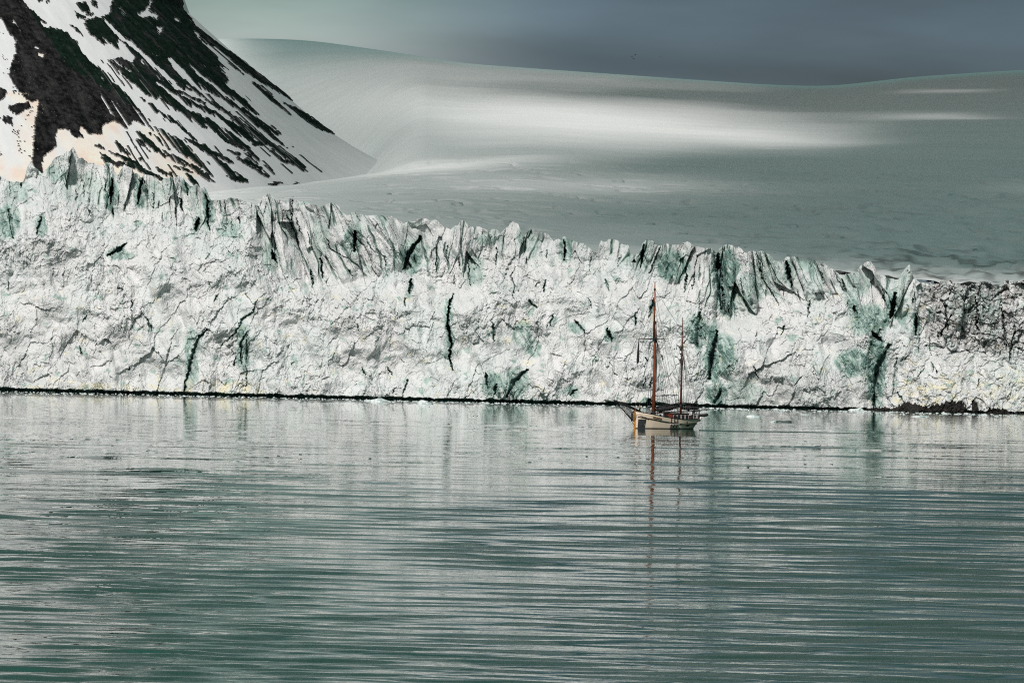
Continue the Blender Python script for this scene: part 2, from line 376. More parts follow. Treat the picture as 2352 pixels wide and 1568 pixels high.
# named crevasses, caves and clefts: (polyline, half width, depth, how much bare blue ice and painted shade)
CREV = [([(423, 895), (440, 824), (455, 777), (475, 757)], 7, 4, .9), ([(554, 836), (554, 785), (570, 761)], 5, 3.5, .8), ([(507, 793), (542, 765), (554, 733), (582, 717), (590, 686)], 3.5, 3, .7),
    ([(245, 587), (277, 571), (289, 559)], 7, 6, 1), ([(333, 725), (350, 759)], 2.5, 2.5, .7), ([(456, 500), (451, 530)], 8, 7, .9), ([(259, 412), (253, 470)], 7, 8, 1), ([(326, 410), (316, 470)], 5, 6, .9),
    ([(423, 405), (432, 448)], 5, 4, .9), ([(475, 448), (480, 527)], 6, 5, .8), ([(85, 537), (95, 498)], 5, 5, .8), ([(20, 480), (30, 545)], 6, 4, .9), ([(634, 604), (624, 575)], 7, 8, 1), ([(414, 455), (420, 485)], 5, 5, .8),
    ([(672, 457), (669, 531)], 1.8, 3, .3), ([(649, 482), (672, 484)], 1.5, 1.5, .1), ([(650, 501), (670, 503)], 1.5, 1.5, .1), ([(680, 500), (692, 540)], 2, 2.5, .3), ([(736, 585), (741, 638)], 4, 5, .8), ([(714, 618), (719, 659)], 3, 4, .8),
    ([(816, 530), (813, 577)], 7, 9, 1), ([(748, 544), (763, 575), (796, 591)], 2.8, 3.5, .6), ([(966, 545), (937, 585), (927, 618)], 10, 7, .9), ([(944, 642), (941, 674)], 7, 6, 1), ([(928, 680), (930, 702)], 3, 3, .8),
    ([(1042, 672), (1032, 702), (1028, 746), (1037, 786), (1033, 817), (1040, 850)], 5.5, 8, 1), ([(1005, 568), (1001, 625)], 2.4, 3, .8), ([(1075, 598), (1080, 655)], 1.8, 3, .3), ([(1183, 615), (1173, 632), (1181, 655), (1179, 685)], 1.8, 3, .3),
    ([(937, 870), (924, 914)], 3, 3, .5), ([(1210, 850), (1183, 874), (1163, 911)], 9, 4, .9), ([(1116, 856), (1120, 890)], 5, 4, .8), ([(1140, 880), (1136, 905)], 5, 4, .8), ([(1132, 740), (1136, 785)], 5, 3, .6), ([(568, 770), (565, 885)], 3, 2, .5),
    ([(1320, 735), (1345, 765)], 5, 4, .9), ([(1393, 755), (1407, 783)], 7, 5, 1), ([(1461, 719), (1461, 748)], 4, 4, .9), ([(1502, 684), (1492, 726)], 5, 5, 1), ([(1608, 720), (1602, 794)], 12, 4, .8), ([(1647, 761), (1636, 815), (1628, 871)], 10, 6, .9),
    ([(1515, 567), (1492, 628)], 3, 3, .6), ([(1576, 609), (1576, 660)], 3, 4, .7), ([(1596, 625), (1590, 668)], 2.2, 3, .5), ([(1482, 927), (1497, 918)], 7, 6, .8), ([(1310, 905), (1325, 895)], 6, 4, .7), ([(1297, 554), (1296, 598)], 5, 7, 1),
    ([(1456, 597), (1458, 604)], 6, 7, .6), ([(1479, 562), (1472, 612)], 5, 6, 1), ([(1648, 585), (1652, 640), (1660, 710)], 12, 7, .8), ([(1806, 600), (1818, 657)], 8, 9, 1), ([(1655, 900), (1640, 925)], 10, 4, .8), ([(2057, 672), (2046, 733)], 10, 9, 1),
    ([(2105, 722), (2103, 769)], 7, 8, 1), ([(1962, 700), (1966, 726)], 6, 5, .9), ([(2002, 762), (2026, 785)], 8, 7, 1), ([(2044, 790), (2015, 847), (2006, 936)], 12, 5, .7), ([(1740, 590), (1752, 640), (1790, 700)], 3, 3, .6), ([(1935, 640), (1942, 670)], 4, 4, .8),
    ([(2170, 690), (2178, 760)], 3, 4, .3), ([(2186, 720), (2160, 770)], 4, 4, .3), ([(2300, 700), (2312, 800)], 4, 4, .4), ([(2240, 680), (2250, 740)], 3, 4, .3), ([(2330, 760), (2318, 830)], 4, 4, .4), ([(2060, 820), (2052, 900)], 5, 2, .3),
    ([(1215, 690), (1232, 706)], 4, 3, .8), ([(1255, 640), (1248, 668)], 4, 4, .8), ([(1390, 640), (1402, 668)], 4, 3, .7), ([(1270, 720), (1264, 748)], 4, 3, .8), ([(1860, 690), (1856, 730)], 3, 3, .5), ([(1700, 640), (1712, 690)], 3, 3, .6)]
rngc = random.Random(21)
for _ in range(130):                                  # unnamed small cracks on the seracs and the face
    cx = rngc.uniform(-300, 2700); top = float(skyT(cx)); wy = float(waterW(cx)); sb = float(sercB(cx))
    if rngc.random() < .55:
        cy = rngc.uniform(top + 10, sb + 10); ln = rngc.uniform(14, 46); sl = float(np.interp(cx, [-400, 560, 640, 940, 1000, 1500, 1760, 1960, 2060], [0, .1, .25, .42, 0, -.25, .3, .5, 0])) + rngc.uniform(-.12, .12)
    else:
        cy = rngc.uniform(sb, wy - 15); ln = rngc.uniform(8, 26); sl = rngc.uniform(-.9, .7)
    CREV.append(([(cx - sl * ln / 2, cy - ln / 2), (cx + rngc.uniform(-3, 3), cy), (cx + sl * ln / 2, cy + ln / 2)], rngc.uniform(1.3, 2.8), rngc.uniform(1.5, 3.5), rngc.uniform(.2, .8)))
cleft_shade = np.zeros(U.shape); teal = np.zeros(U.shape)
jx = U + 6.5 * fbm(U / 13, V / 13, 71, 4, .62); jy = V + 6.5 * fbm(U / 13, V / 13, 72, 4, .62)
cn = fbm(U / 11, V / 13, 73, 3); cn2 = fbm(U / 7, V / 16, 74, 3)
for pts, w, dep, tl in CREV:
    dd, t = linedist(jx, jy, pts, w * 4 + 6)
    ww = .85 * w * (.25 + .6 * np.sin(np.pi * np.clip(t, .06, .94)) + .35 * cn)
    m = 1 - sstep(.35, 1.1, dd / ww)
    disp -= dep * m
    cleft_shade = np.maximum(cleft_shade, m * sstep(2, 7, dep) * tl * np.clip(.75 + .8 * cn2, 0, 1))  # shade of the deeper clefts, put into the ice colour
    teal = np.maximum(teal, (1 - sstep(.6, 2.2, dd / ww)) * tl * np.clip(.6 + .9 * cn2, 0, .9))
# broad patches of bare blue-green ice
PATCH = [(18, 510, 30, 45, .7), (95, 520, 14, 30, .6), (253, 445, 18, 44, .8), (322, 445, 18, 38, .8), (428, 425, 14, 24, .7), (478, 470, 16, 60, .8), (128, 398, 26, 22, .6), (525, 525, 30, 25, .5), (815, 550, 22, 40, .7), (735, 545, 24, 50, .35), (945, 590, 30, 42, .7), (1090, 625, 26, 40, .5), (1120, 550, 36, 14, .5),
    (1210, 550, 30, 30, .5), (1297, 575, 18, 30, .7), (1480, 590, 12, 30, .7), (1545, 612, 40, 38, .9), (1668, 612, 30, 48, 1), (1670, 680, 26, 50, .9), (1722, 660, 40, 40, .45), (1765, 630, 36, 50, .4), (1810, 625, 14, 30, .7), (1604, 760, 26, 40, .9), (1640, 810, 20, 80, .9), (1670, 820, 24, 52, .75), (1645, 905, 28, 30, .9),
    (1700, 900, 60, 30, .4), (1960, 700, 16, 40, .7), (2000, 735, 50, 40, .75), (1962, 832, 44, 34, .8), (2012, 850, 26, 85, 1), (2050, 700, 14, 44, .7), (2103, 745, 12, 34, .6), (1322, 750, 22, 16, .6), (1400, 770, 15, 18, .6), (1200, 765, 22, 34, .6), (1225, 800, 20, 24, .6), (1135, 885, 34, 34, .7), (1185, 880, 28, 36, .7),
    (440, 820, 20, 70, .6), (560, 800, 16, 60, .6), (268, 582, 28, 16, .6), (1315, 900, 24, 14, .7), (1030, 760, 12, 80, .6), (1490, 920, 22, 9, .8), (620, 590, 22, 40, .5), (1960, 655, 40, 40, .5), (1870, 650, 30, 50, .25), (40, 440, 30, 30, .35), (185, 430, 50, 40, .3), (360, 440, 26, 40, .35), (2230, 700, 60, 40, .3)]
px_ = U + 15 * fbm(U / 28, V / 40, 81, 5, .62); py_ = V + 15 * fbm(U / 28, V / 40, 82, 5, .62)
pn = .5 + .5 * fbm((U - .5 * V) / 10, (V + .5 * U) / 34, 83, 4, .6)
for cx, cy, rx, ry, s in PATCH:
    q = ((px_ - cx) / rx) ** 2 + ((py_ - cy) / ry) ** 2
    teal = np.maximum(teal, s * (1 - sstep(.45, 1.25, q)) * np.clip(2.6 * (pn - .22), .12, 1.1))
teal = np.maximum(teal, inser * .5 * (1 - sstep(.02, .17, gap)) * sstep(-.15, .2, perlin(wu / 60, wv / 80, 35)))
teal = np.maximum(teal, inser * .22 * sstep(.1, .4, fbm(su / 40, V / 110, 84, 3)))
disp += .9 * sstep(.25, .7, teal) * ridged((U - .5 * V) / 13, (V + .5 * U) / 50, 86, 3)
teal = np.maximum(teal, .4 * sstep(.28, .45, fbm(wu / 30, wv / 24, 85, 4)))
# the teal faces of the big notch at x=1641 and the gully at 2010 stand back
disp -= 5.0 * (sstep(1634, 1650, px_) * (1 - sstep(1690, 1720, px_))) * sstep(760, 720, V)
disp -= 4.0 * np.exp(-((px_ - 2012) / 22) ** 2) * sstep(740, 790, V)
# dirty ice on the right
dm = inpoly(px_, py_, [(2118, 655), (2140, 640), (2800, 560), (2800, 830), (2352, 828), (2303, 812), (2191, 792), (2124, 775), (2112, 720)]).astype(float)
dirt = .8 * dm * sstep(-.15, .55, fbm(wu / 11, wv / 20, 91, 4, .6) + .18 + .25 * fbm(U / 40, V / 30, 92, 2))
gm = inpoly(px_, py_, [(1690, 860), (1760, 815), (1880, 850), (1990, 860), (2005, 950), (1640, 950), (1650, 900)]).astype(float)
grey = gm * (.35 + .4 * pn) + .25 * sstep(.1, .4, fbm(wu / 60, wv / 40, 93, 4))  # grey shading of the face painted into the colour, apart from the dirt
grey = np.maximum(grey, .9 * inpoly(px_, py_, [(0, 700), (60, 760), (70, 900), (0, 900)]) * pn)
# rock at the foot of the cliff on the right
rk = np.zeros(U.shape)
for pl in ([(2035, 944), (2072, 928), (2085, 922), (2130, 934), (2185, 920), (2215, 924), (2222, 948), (2035, 950)], [(2232, 920), (2246, 924), (2248, 950), (2232, 950)], [(2256, 948), (2275, 938), (2300, 938), (2330, 950), (2352, 948), (2352, 956), (2256, 956)], [(1990, 938), (2040, 934), (2040, 950), (1990, 948)]):
    rk = np.maximum(rk, inpoly(U + 5 * fbm(U / 4, V / 14, 95, 2), V + 9 * fbm(U / 5, V / 12, 96, 3), pl).astype(float))
stain = 0.9 * inpoly(px_, py_, [(2040, 900), (2080, 870), (2200, 880), (2230, 925), (2060, 935)]) + .5 * inpoly(px_, py_, [(2140, 860), (2350, 850), (2350, 940), (2240, 930)])
stain = stain + .8 * inpoly(px_, py_, [(60, 875), (140, 870), (300, 885), (600, 890), (600, 908), (60, 898)]) + .5 * inpoly(px_, py_, [(420, 870), (600, 870), (600, 900), (420, 900)])
stain = stain * sstep(-.1, .35, fbm(wu / 22, wv / 16, 97, 4)) + .5 * sstep(.3, .45, fbm(wu / 34, wv / 24, 98, 4)) * (V > 660)
# wave-cut notch along the waterline
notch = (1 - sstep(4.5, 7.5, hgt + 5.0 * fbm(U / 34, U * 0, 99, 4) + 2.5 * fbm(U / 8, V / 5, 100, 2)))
disp -= 3.5 * notch * (1 - rk)
Yv = D0 + setb - disp
pos = P(U, V, Yv)
# foot below water, and the crown of the seracs running back over the glacier
foot = pos[0:1].copy(); foot[..., 2] = -3.0
back = []
last = pos[-1]
for k, (dy, dz) in enumerate(((2.5, -.4), (6, -2.0), (11, -4.5), (18, -8), (30, -13), (60, -20))):
    q = last.copy(); q[:, 1] += dy + 1.5 * fbm(us / 12, us * 0 + k, 101, 2); q[:, 2] += dz * (1 + .5 * fbm(us / 15, us * 0 + k * 3, 102, 2)); back.append(q[None])
pos = np.concatenate([foot, pos] + back, 0)
ext = lambda A: np.concatenate([A[:1], A] + [A[-1:]] * len(back), 0)
ice = NT('glacier_ice'); v = ice.coord()
n1 = ice.noise(v, .12, 6, .6); n2 = ice.noise(ice.mapping(v, (1, 1, .35)), 1.2, 5, .65)
col = ice.mix(ice.rng(n1, .35, .7), (.72, .725, .72), (.60, .62, .61))
col = ice.mix(ice.rng(ice.noise(ice.mapping(v, (1, 1, .5)), .055, 5, .6), .45, .68, 0, .42), col, (.58, .67, .645))
col = ice.mix(ice.math('MULTIPLY', ice.attr('stain'), .75), col, (.74, .70, .47))
col = ice.mix(ice.attr('grey'), col, (.46, .47, .46))
tl = ice.math('MULTIPLY', ice.attr('teal'), ice.rng(n2, .3, .65, .6, 1.1))
ramp = ice.new('ShaderNodeValToRGB'); ice.l.new(tl, ramp.inputs[0])
r = ramp.color_ramp; r.elements[0].position = 0; r.elements[0].color = (1, 1, 1, 1); r.elements[1].position = 1; r.elements[1].color = (.15, .28, .245, 1)
e = r.elements.new(.35); e.color = (.62, .76, .71, 1)
e = r.elements.new(.7); e.color = (.27, .43, .385, 1)
mm = ice.new('ShaderNodeMix', data_type='RGBA', blend_type='MULTIPLY'); mm.inputs['Factor'].default_value = 1
ice.l.new(col, mm.inputs['A']); ice.l.new(ramp.outputs[0], mm.inputs['B']); col = mm.outputs['Result']
col = ice.mix(ice.attr('cleft_shade'), col, (.03, .08, .095))
col = ice.mix(ice.math('MULTIPLY', ice.attr('dirt'), .85), col, ice.mix(ice.rng(n2, .3, .7), (.09, .087, .083), (.36, .345, .33)))
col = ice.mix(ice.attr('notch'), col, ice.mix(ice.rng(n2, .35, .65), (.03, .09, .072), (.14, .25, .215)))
col = ice.mix(ice.attr('rock'), col, ice.mix(ice.rng(n2, .4, .7), (.012, .012, .011), (.035, .032, .028)))
ice.base(col, .55, .25)
bh = ice.math('ADD', ice.noise(v, 1.6, 6, .68), ice.math('MULTIPLY', ice.noise(ice.mapping(v, (1, 1, .4)), .7, 4, .6), 1.5))
ice.bump(bh, .55, .9)
me = grid_mesh('glacier_front', pos, {'teal': ext(np.clip(teal, 0, 1)), 'cleft_shade': ext(np.clip(cleft_shade, 0, 1) * .8), 'dirt': ext(dirt), 'grey': ext(np.clip(grey, 0, 1) * .6), 'stain': ext(np.clip(stain, 0, 1)), 'notch': ext(notch * (1 - rk)), 'rock': ext(rk)}, smooth=False)
tag(link('glacier', me, ice.m), kind='structure')

# ================================================================== SNOWFIELD RISING BEHIND
ZS, YA, YB, YE = 0, 1590.0, 2450.0, 8800.0
smoothT = scurve([(-900, 470), (0, 470), (400, 470), (480, 478), (640, 490), (800, 520), (1000, 545), (1200, 575), (1400, 600), (1600, 600), (1800, 615), (2000, 640), (2352, 668), (3300, 690)])
crest = scurve([(-900, 470), (0, 462), (400, 462), (500, 456), (700, 430), (950, 396), (1220, 380), (1500, 395), (1900, 405), (2352, 420), (3300, 430)])
skyl = scurve([(-900, 100), (400, 92), (560, 88), (700, 92), (900, 120), (1060, 146), (1300, 163), (1600, 184), (1760, 195), (1900, 199), (2100, 176), (2352, 160), (3300, 170)])
uu = np.concatenate([np.linspace(-900, -20, 80, endpoint=False), np.arange(-20, 2380, 2.6), np.linspace(2380, 3300, 90)])
q = np.linspace(0, 1, 460)
Yq = np.where(q < .55, YA + (YB - YA) * (q / .55) ** 1.0, YB + (YE - YB) * ((q - .55) / .45) ** 1.5)
Uq = np.repeat(uu[None], len(q), 0); Yg = np.repeat(Yq[:, None], len(uu), 1)
za = P(uu, smoothT(uu), np.full(uu.shape, YA))[:, 2]; zb = P(uu, crest(uu), np.full(uu.shape, YB))[:, 2]; ze = P(uu, skyl(uu), np.full(uu.shape, YE))[:, 2]
t1 = np.clip((Yg - YA) / (YB - YA), 0, 1); t2 = np.clip((Yg - YB) / (YE - YB), 0, 1) ** (1.0 + 1.9 * (1 - sstep(400, 980, Uq)))
Zg = za + (zb - za) * t1 + (ze - zb) * t2
base = P(Uq, np.full(Uq.shape, 400.0), Yg); Xg = base[..., 0]
Zs0 = Zg.copy()
near = sstep(2900, 1750, Yg)
rough = near * sstep(500, 1900, Uq)
cre = fbm(Xg / 46 + .1 * fbm(Xg / 60, Yg / 60, 5, 2), Yg / 26, 111, 4, .55)
Zg = Zg + 3.2 * near * (.25 + .9 * sstep(900, 2200, Uq)) * cre
trench = np.abs(perlin(Xg / 60, Yg / 22, 112) + .25 * perlin(Xg / 15, Yg / 12, 113))
Zg = Zg - (6.0 + 5.0 * rough) * near * (1 - sstep(0, .13, trench)) * sstep(-.10, .15, perlin(Xg / 70, Yg / 60, 114))
Zg = Zg + 1.6 * sstep(4200, 2200, Yg) * perlin(Xg / 55, Yg / 40, 118) + .5 * perlin(Xg / 22, Yg / 14, 119) * sstep(3600, 2000, Yg)
Zg = Zg + 5 * fbm(Xg / 400, Yg / 700, 115, 3) * sstep(YA, 2400, Yg) * (1 - sstep(7000, 8700, Yg))
rr = near * sstep(1780, 2050, Uq); rid = ridged(Xg / 40, Yg / 18, 116, 3)
Zg = Zg + 3.5 * rr * rid
sdirt = rr * sstep(1850, 1640, Yg) * sstep(-.05, .35, fbm(Xg / 14, Yg / 10, 117, 3)) * .8
gpos = np.stack([Xg, Yg, Zg], -1)
skirt = gpos[-1:].copy(); skirt[..., 1] += 900; skirt[..., 2] -= 260
gpos = np.concatenate([gpos, skirt], 0); sdirt = np.concatenate([sdirt, sdirt[-1:]], 0)
snow = NT('firn_snow'); v = snow.coord()
n1 = snow.noise(snow.mapping(v, (.004, .012, .02)), 1, 5, .55)
col = snow.mix(snow.rng(n1, .3, .7), (.76, .77, .76), (.69, .71, .70))
col = snow.mix(snow.attr('dirt'), col, (.16, .155, .15))
snow.base(col, .7, .1)
snow.bump(snow.noise(snow.mapping(v, (.03, .10, .1)), 1, 5, .6), .8, .5)
tag(link('snowfield', grid_mesh('snowfield', gpos, {'dirt': sdirt}), snow.m), kind='structure')

# ================================================================== UNSEEN CLOUD BANK, its density shaped to shade the snowfield
def gs(x, y, cx, cy, rx, ry, tilt=0):
    y = y - cy - tilt * (x - cx); return np.exp(-np.abs((x - cx) / rx) ** 2.4 - (y / ry) ** 2)
cu = np.concatenate([np.linspace(-900, 0, 20, endpoint=False), np.linspace(0, 2400, 190), np.linspace(2412, 3300, 24)])
cq = np.concatenate([np.linspace(0, .55, 90, endpoint=False), np.linspace(.55, 1, 130)])
cY = np.interp(cq, q, Yq)
CU = np.repeat(cu[None], len(cq), 0); CY = np.repeat(cY[:, None], len(cu), 1)
cza = P(cu, smoothT(cu), np.full(cu.shape, YA))[:, 2]; czb = P(cu, crest(cu), np.full(cu.shape, YB))[:, 2]; cze = P(cu, skyl(cu), np.full(cu.shape, YE))[:, 2]
CZ = cza + (czb - cza) * np.clip((CY - YA) / (YB - YA), 0, 1) + (cze - czb) * np.clip((CY - YB) / (YE - YB), 0, 1) ** (1.0 + 1.9 * (1 - sstep(400, 980, CU)))
CX = P(CU, np.full(CU.shape, 400.0), CY)[..., 0]
cp = np.stack([CX, CY, CZ], -1)
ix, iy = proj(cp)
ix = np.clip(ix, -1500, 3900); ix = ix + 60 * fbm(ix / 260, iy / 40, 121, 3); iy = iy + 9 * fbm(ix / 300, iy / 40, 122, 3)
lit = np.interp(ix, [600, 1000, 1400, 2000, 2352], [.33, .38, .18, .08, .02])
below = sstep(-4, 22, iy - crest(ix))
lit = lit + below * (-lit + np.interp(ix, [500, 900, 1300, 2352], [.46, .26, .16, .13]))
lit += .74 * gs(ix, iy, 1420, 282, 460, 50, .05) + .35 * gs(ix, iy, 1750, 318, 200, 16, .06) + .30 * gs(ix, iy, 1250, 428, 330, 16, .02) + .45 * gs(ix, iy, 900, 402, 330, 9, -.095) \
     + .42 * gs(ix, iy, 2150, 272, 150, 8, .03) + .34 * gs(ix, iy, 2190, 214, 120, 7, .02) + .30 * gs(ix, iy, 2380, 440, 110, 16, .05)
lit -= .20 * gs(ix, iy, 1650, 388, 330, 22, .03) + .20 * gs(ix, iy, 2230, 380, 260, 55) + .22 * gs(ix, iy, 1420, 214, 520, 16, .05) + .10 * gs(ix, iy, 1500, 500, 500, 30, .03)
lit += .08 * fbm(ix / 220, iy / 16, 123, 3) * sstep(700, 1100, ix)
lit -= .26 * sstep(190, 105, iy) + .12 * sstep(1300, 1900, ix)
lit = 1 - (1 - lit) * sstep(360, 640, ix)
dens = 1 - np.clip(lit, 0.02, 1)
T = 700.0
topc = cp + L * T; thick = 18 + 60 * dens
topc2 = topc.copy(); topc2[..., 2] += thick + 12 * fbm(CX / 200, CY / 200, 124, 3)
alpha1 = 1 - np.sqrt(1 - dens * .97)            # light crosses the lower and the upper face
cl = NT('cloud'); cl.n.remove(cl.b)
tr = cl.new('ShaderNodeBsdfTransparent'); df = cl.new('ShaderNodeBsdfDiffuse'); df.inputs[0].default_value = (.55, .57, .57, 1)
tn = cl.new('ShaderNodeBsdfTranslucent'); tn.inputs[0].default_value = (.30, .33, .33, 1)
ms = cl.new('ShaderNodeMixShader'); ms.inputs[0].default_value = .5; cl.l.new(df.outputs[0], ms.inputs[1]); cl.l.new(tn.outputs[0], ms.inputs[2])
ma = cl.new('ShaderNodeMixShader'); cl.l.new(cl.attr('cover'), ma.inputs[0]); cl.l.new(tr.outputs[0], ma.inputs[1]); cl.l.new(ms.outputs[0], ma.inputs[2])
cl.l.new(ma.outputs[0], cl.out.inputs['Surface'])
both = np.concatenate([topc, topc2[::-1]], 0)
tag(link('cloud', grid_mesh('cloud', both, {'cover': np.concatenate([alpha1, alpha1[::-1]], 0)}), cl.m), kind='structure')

# ================================================================== MOUNTAIN
MX = float(P(-300, 400, 3400.0)[0]); MY = 3400.0
th = np.radians(np.concatenate([np.linspace(-75, -8, 120, endpoint=False), np.linspace(-8, 100, 1150), np.linspace(100.5, 150, 60)]))
rad = np.concatenate([np.linspace(60, 235, 40, endpoint=False), np.linspace(235, 500, 430), np.linspace(502, 640, 60)])
TH, RA = np.meshgrid(th, rad)
r0, z0 = 263.0, 292.0
steep = z0 - .845 * (RA - r0)
steep = np.where(RA < 258, z0 + 4 + (258 - RA) * 2.6, steep); steep = np.minimum(steep, 520 + .3 * (200 - RA))
toe = np.interp(RA, [0, 263, 291, 320, 369, 395, 420, 450, 520, 640], [0, 292, 268, 246, 206, 190, 177, 163, 140, 100])
w = sstep(R(35), R(85), TH)
lower = np.where(RA > 263, steep * (1 - w) + toe * w, steep)
Zm = lower
Xm = MX + RA * np.sin(TH); Ym = MY - RA * np.cos(TH)
mp_ = np.stack([Xm, Ym, Zm], -1)
mpx, mpy = proj(mp_)
# jagged outlines that follow the fall line
fa = TH * 350                                            # metres across the fall line
j1 = 6 * fbm(fa / 6, RA / 40, 131, 4, .6) + 10 * fbm(fa / 1.7, RA / 24, 132, 3, .6)
j2 = 9 * fbm(fa / 6 + 40, RA / 30, 133, 4, .6) + 10 * fbm(fa / 1.7, RA / 24, 134, 3, .6)
qx = (mpx + j1 * .55) / .36; qy = (mpy + j2 * .55) / .36   # units of the traced outlines
ROCK = [[(-400,-60),(100,-40),(140,0),(190,60),(260,120),(330,180),(420,210),(480,270),(520,330),(560,390),(640,440),(720,520),(780,580),(840,650),(870,690),(960,770),(930,800),(850,770),(800,820),(760,790),(720,770),(650,800),(640,860),(580,860),(520,810),(500,830),(530,880),(450,870),(440,830),(360,820),(350,900),(360,940),(320,960),(270,1010),(270,1130),(240,1110),(200,1040),(215,900),(225,780),(245,650),(180,600),(120,590),(90,540),(60,480),(75,400),(100,340),(100,260),(50,200),(0,120),(-400,-20)],
    [(50,680),(180,650),(190,690),(100,740),(60,700)], [(20,740),(80,740),(75,800),(15,780)], [(0,560),(40,580),(30,620),(0,640),(-60,600)], [(140,600),(250,610),(240,640),(170,640)],
    [(700,-200),(1170,-200),(1150,0),(1165,70),(1215,130),(1270,230),(1330,330),(1390,420),(1460,520),(1640,740),(1790,860),(1760,862),(1640,770),(1880,1000),(1960,1090),(1930,1095),(1850,1030),(1700,920),(1640,930),(1560,960),(1480,930),(1400,900),(1300,850),(1180,800),(1100,720),(1010,640),(930,610),(850,530),(780,470),(690,390),(760,370),(850,400),(860,360),(800,310),(740,240),(640,110),(700,90),(720,0)],
    [(480,20),(540,20),(570,70),(520,80)], [(480,80),(540,110),(540,130),(490,110)], [(550,75),(600,100),(550,95)], [(440,160),(500,190),(535,245),(460,180)], [(550,130),(640,110),(740,240),(780,330),(700,290),(640,270),(570,220),(540,160)],
    [(230,-10),(270,0),(262,14),(240,8)], [(290,0),(315,10),(305,22)], [(580,0),(620,10),(610,50),(590,30)],
    [(1165,70),(1240,170),(1370,270),(1480,350),(1600,440),(1740,550),(1840,610),(1945,680),(1840,625),(1700,545),(1560,455),(1440,355),(1340,275),(1250,205),(1200,150)],
    [(1250,190),(1330,280),(1480,410),(1560,490),(1700,590),(1780,670),(1870,750),(1760,700),(1640,615),(1520,510),(1390,420),(1300,320)], [(1400,290),(1560,420),(1680,520),(1560,440),(1430,330)],
    [(1800,650),(1920,715),(2010,780),(2130,852),(2040,828),(1960,780),(1880,715)], [(1540,615),(1590,640),(1595,658),(1560,640)], [(1780,728),(1850,785),(1840,790)], [(1690,790),(1740,810),(1790,862),(1750,850)]]
SNOWP = [[(250,130),(320,165),(300,190),(255,160)], [(205,300),(250,300),(240,320)], [(240,345),(285,345),(275,372),(240,360)], [(860,90),(930,60),(945,0),(975,0),(950,70),(1010,100),(1000,130),(960,110),(900,120)], [(1100,110),(1140,120),(1150,155),(1110,130)], [(990,170),(1045,175),(1020,220),(1045,260),(1010,220)],
    [(750,30),(770,60),(815,110),(780,100)], [(740,240),(790,280),(855,370),(800,380),(750,310)], [(70,130),(100,140),(100,165),(75,150)], [(1390,410),(1460,500),(1430,530),(1560,640),(1700,760),(1790,850),(1900,980),(1960,1060),(2100,1000),(1880,760),(1700,620),(1560,520),(1440,430)], [(690,700),(720,720),(700,725)], [(855,700),(905,740),(870,720)], [(1480,985),(1500,975),(1510,995)]]
SNOWL = [([(560,10),(640,110),(760,230),(880,330),(1000,430),(1130,560),(1290,640),(1480,760)], 11), ([(1075,380),(1110,420),(1230,540),(1400,650),(1560,760),(1700,880),(1880,1000)], 16), ([(1000,530),(1090,600),(1200,690),(1350,740),(1480,840),(1600,920)], 13), ([(1010,630),(1110,720),(1210,790),(1320,850),(1450,930)], 19),
    ([(1200,410),(1260,470),(1400,580),(1560,690),(1760,840)], 7), ([(1130,590),(1240,650),(1370,700),(1500,790),(1640,900)], 7), ([(700,370),(760,420),(825,455)], 6), ([(970,460),(1040,520)], 5), ([(1190,550),(1260,610),(1330,650)], 6), ([(1380,570),(1450,620),(1540,690)], 9), ([(1430,650),(1560,740),(1650,830)], 5), ([(1240,210),(1300,280),(1400,370),(1500,460),(1640,570),(1740,660)], 13), ([(1170,85),(1215,150),(1245,190)], 4), ([(1270,190),(1330,230),(1360,265)], 5), ([(720,210),(840,290),(960,390)], 4), ([(640,240),(720,300)], 4), ([(1310,800),(1390,880),(1470,930)], 9), ([(1460,820),(1560,900),(1660,980)], 8)]
ROCKL = [([(870,840),(960,920),(1050,1000)], 17), ([(860,880),(960,960)], 6), ([(940,800),(1100,880),(1220,960)], 14), ([(1050,870),(1170,960),(1290,1050)], 22), ([(1190,890),(1330,970),(1480,1035)], 15), ([(1300,930),(1400,1040),(1480,1110),(1570,1160)], 13), ([(1440,1090),(1500,1130),(1570,1160)], 20), ([(1510,1010),(1660,1080)], 12), ([(1600,1070),(1710,1130)], 7), ([(1550,930),(1640,1020)], 9), ([(1720,960),(1820,1040)], 8), ([(1800,1020),(1900,1060),(1960,1095)], 6),
    ([(1100,1000),(1200,1050),(1290,1090)], 8), ([(740,910),(780,950),(820,985)], 13), ([(610,932),(660,950)], 9), ([(700,965),(830,1030),(920,1080)], 10), ([(640,980),(720,1040),(860,1070),(1000,1130),(1060,1165)], 13), ([(650,1010),(700,1040)], 16), ([(890,1010),(930,1045)], 8), ([(1000,1072),(1060,1112)], 10), ([(1060,1102),(1130,1132)], 10), ([(1110,1060),(1220,1100)], 10), ([(1220,1060),(1360,1165)], 10), ([(1190,1110),(1260,1190)], 10), ([(1450,960),(1530,990)], 8), ([(900,620),(1000,710),(1130,790),(1250,900)], 9), ([(1040,960),(1100,1010),(1170,1060)], 9),
    ([(1720,1180),(1790,1165)], 7), ([(1810,1200),(1910,1165)], 3), ([(2060,785),(2076,775)], 5), ([(2165,826),(2195,818)], 4), ([(2283,815),(2275,860)], 4), ([(2255,885),(2240,905)], 3), ([(860,935),(868,945)], 6), ([(960,850),(1010,890),(1080,960)], 6), ([(1560,980),(1640,1050)], 5), ([(2200,1140),(2130,1150)], 3)]
rock = np.zeros(TH.shape, bool)
for pl in ROCK: rock |= inpoly(qx, qy, pl)
for pl in SNOWP: rock &= ~inpoly(qx, qy, pl)
lj = .6 + .9 * (.5 + fbm(fa / 5, RA / 24, 137, 3))
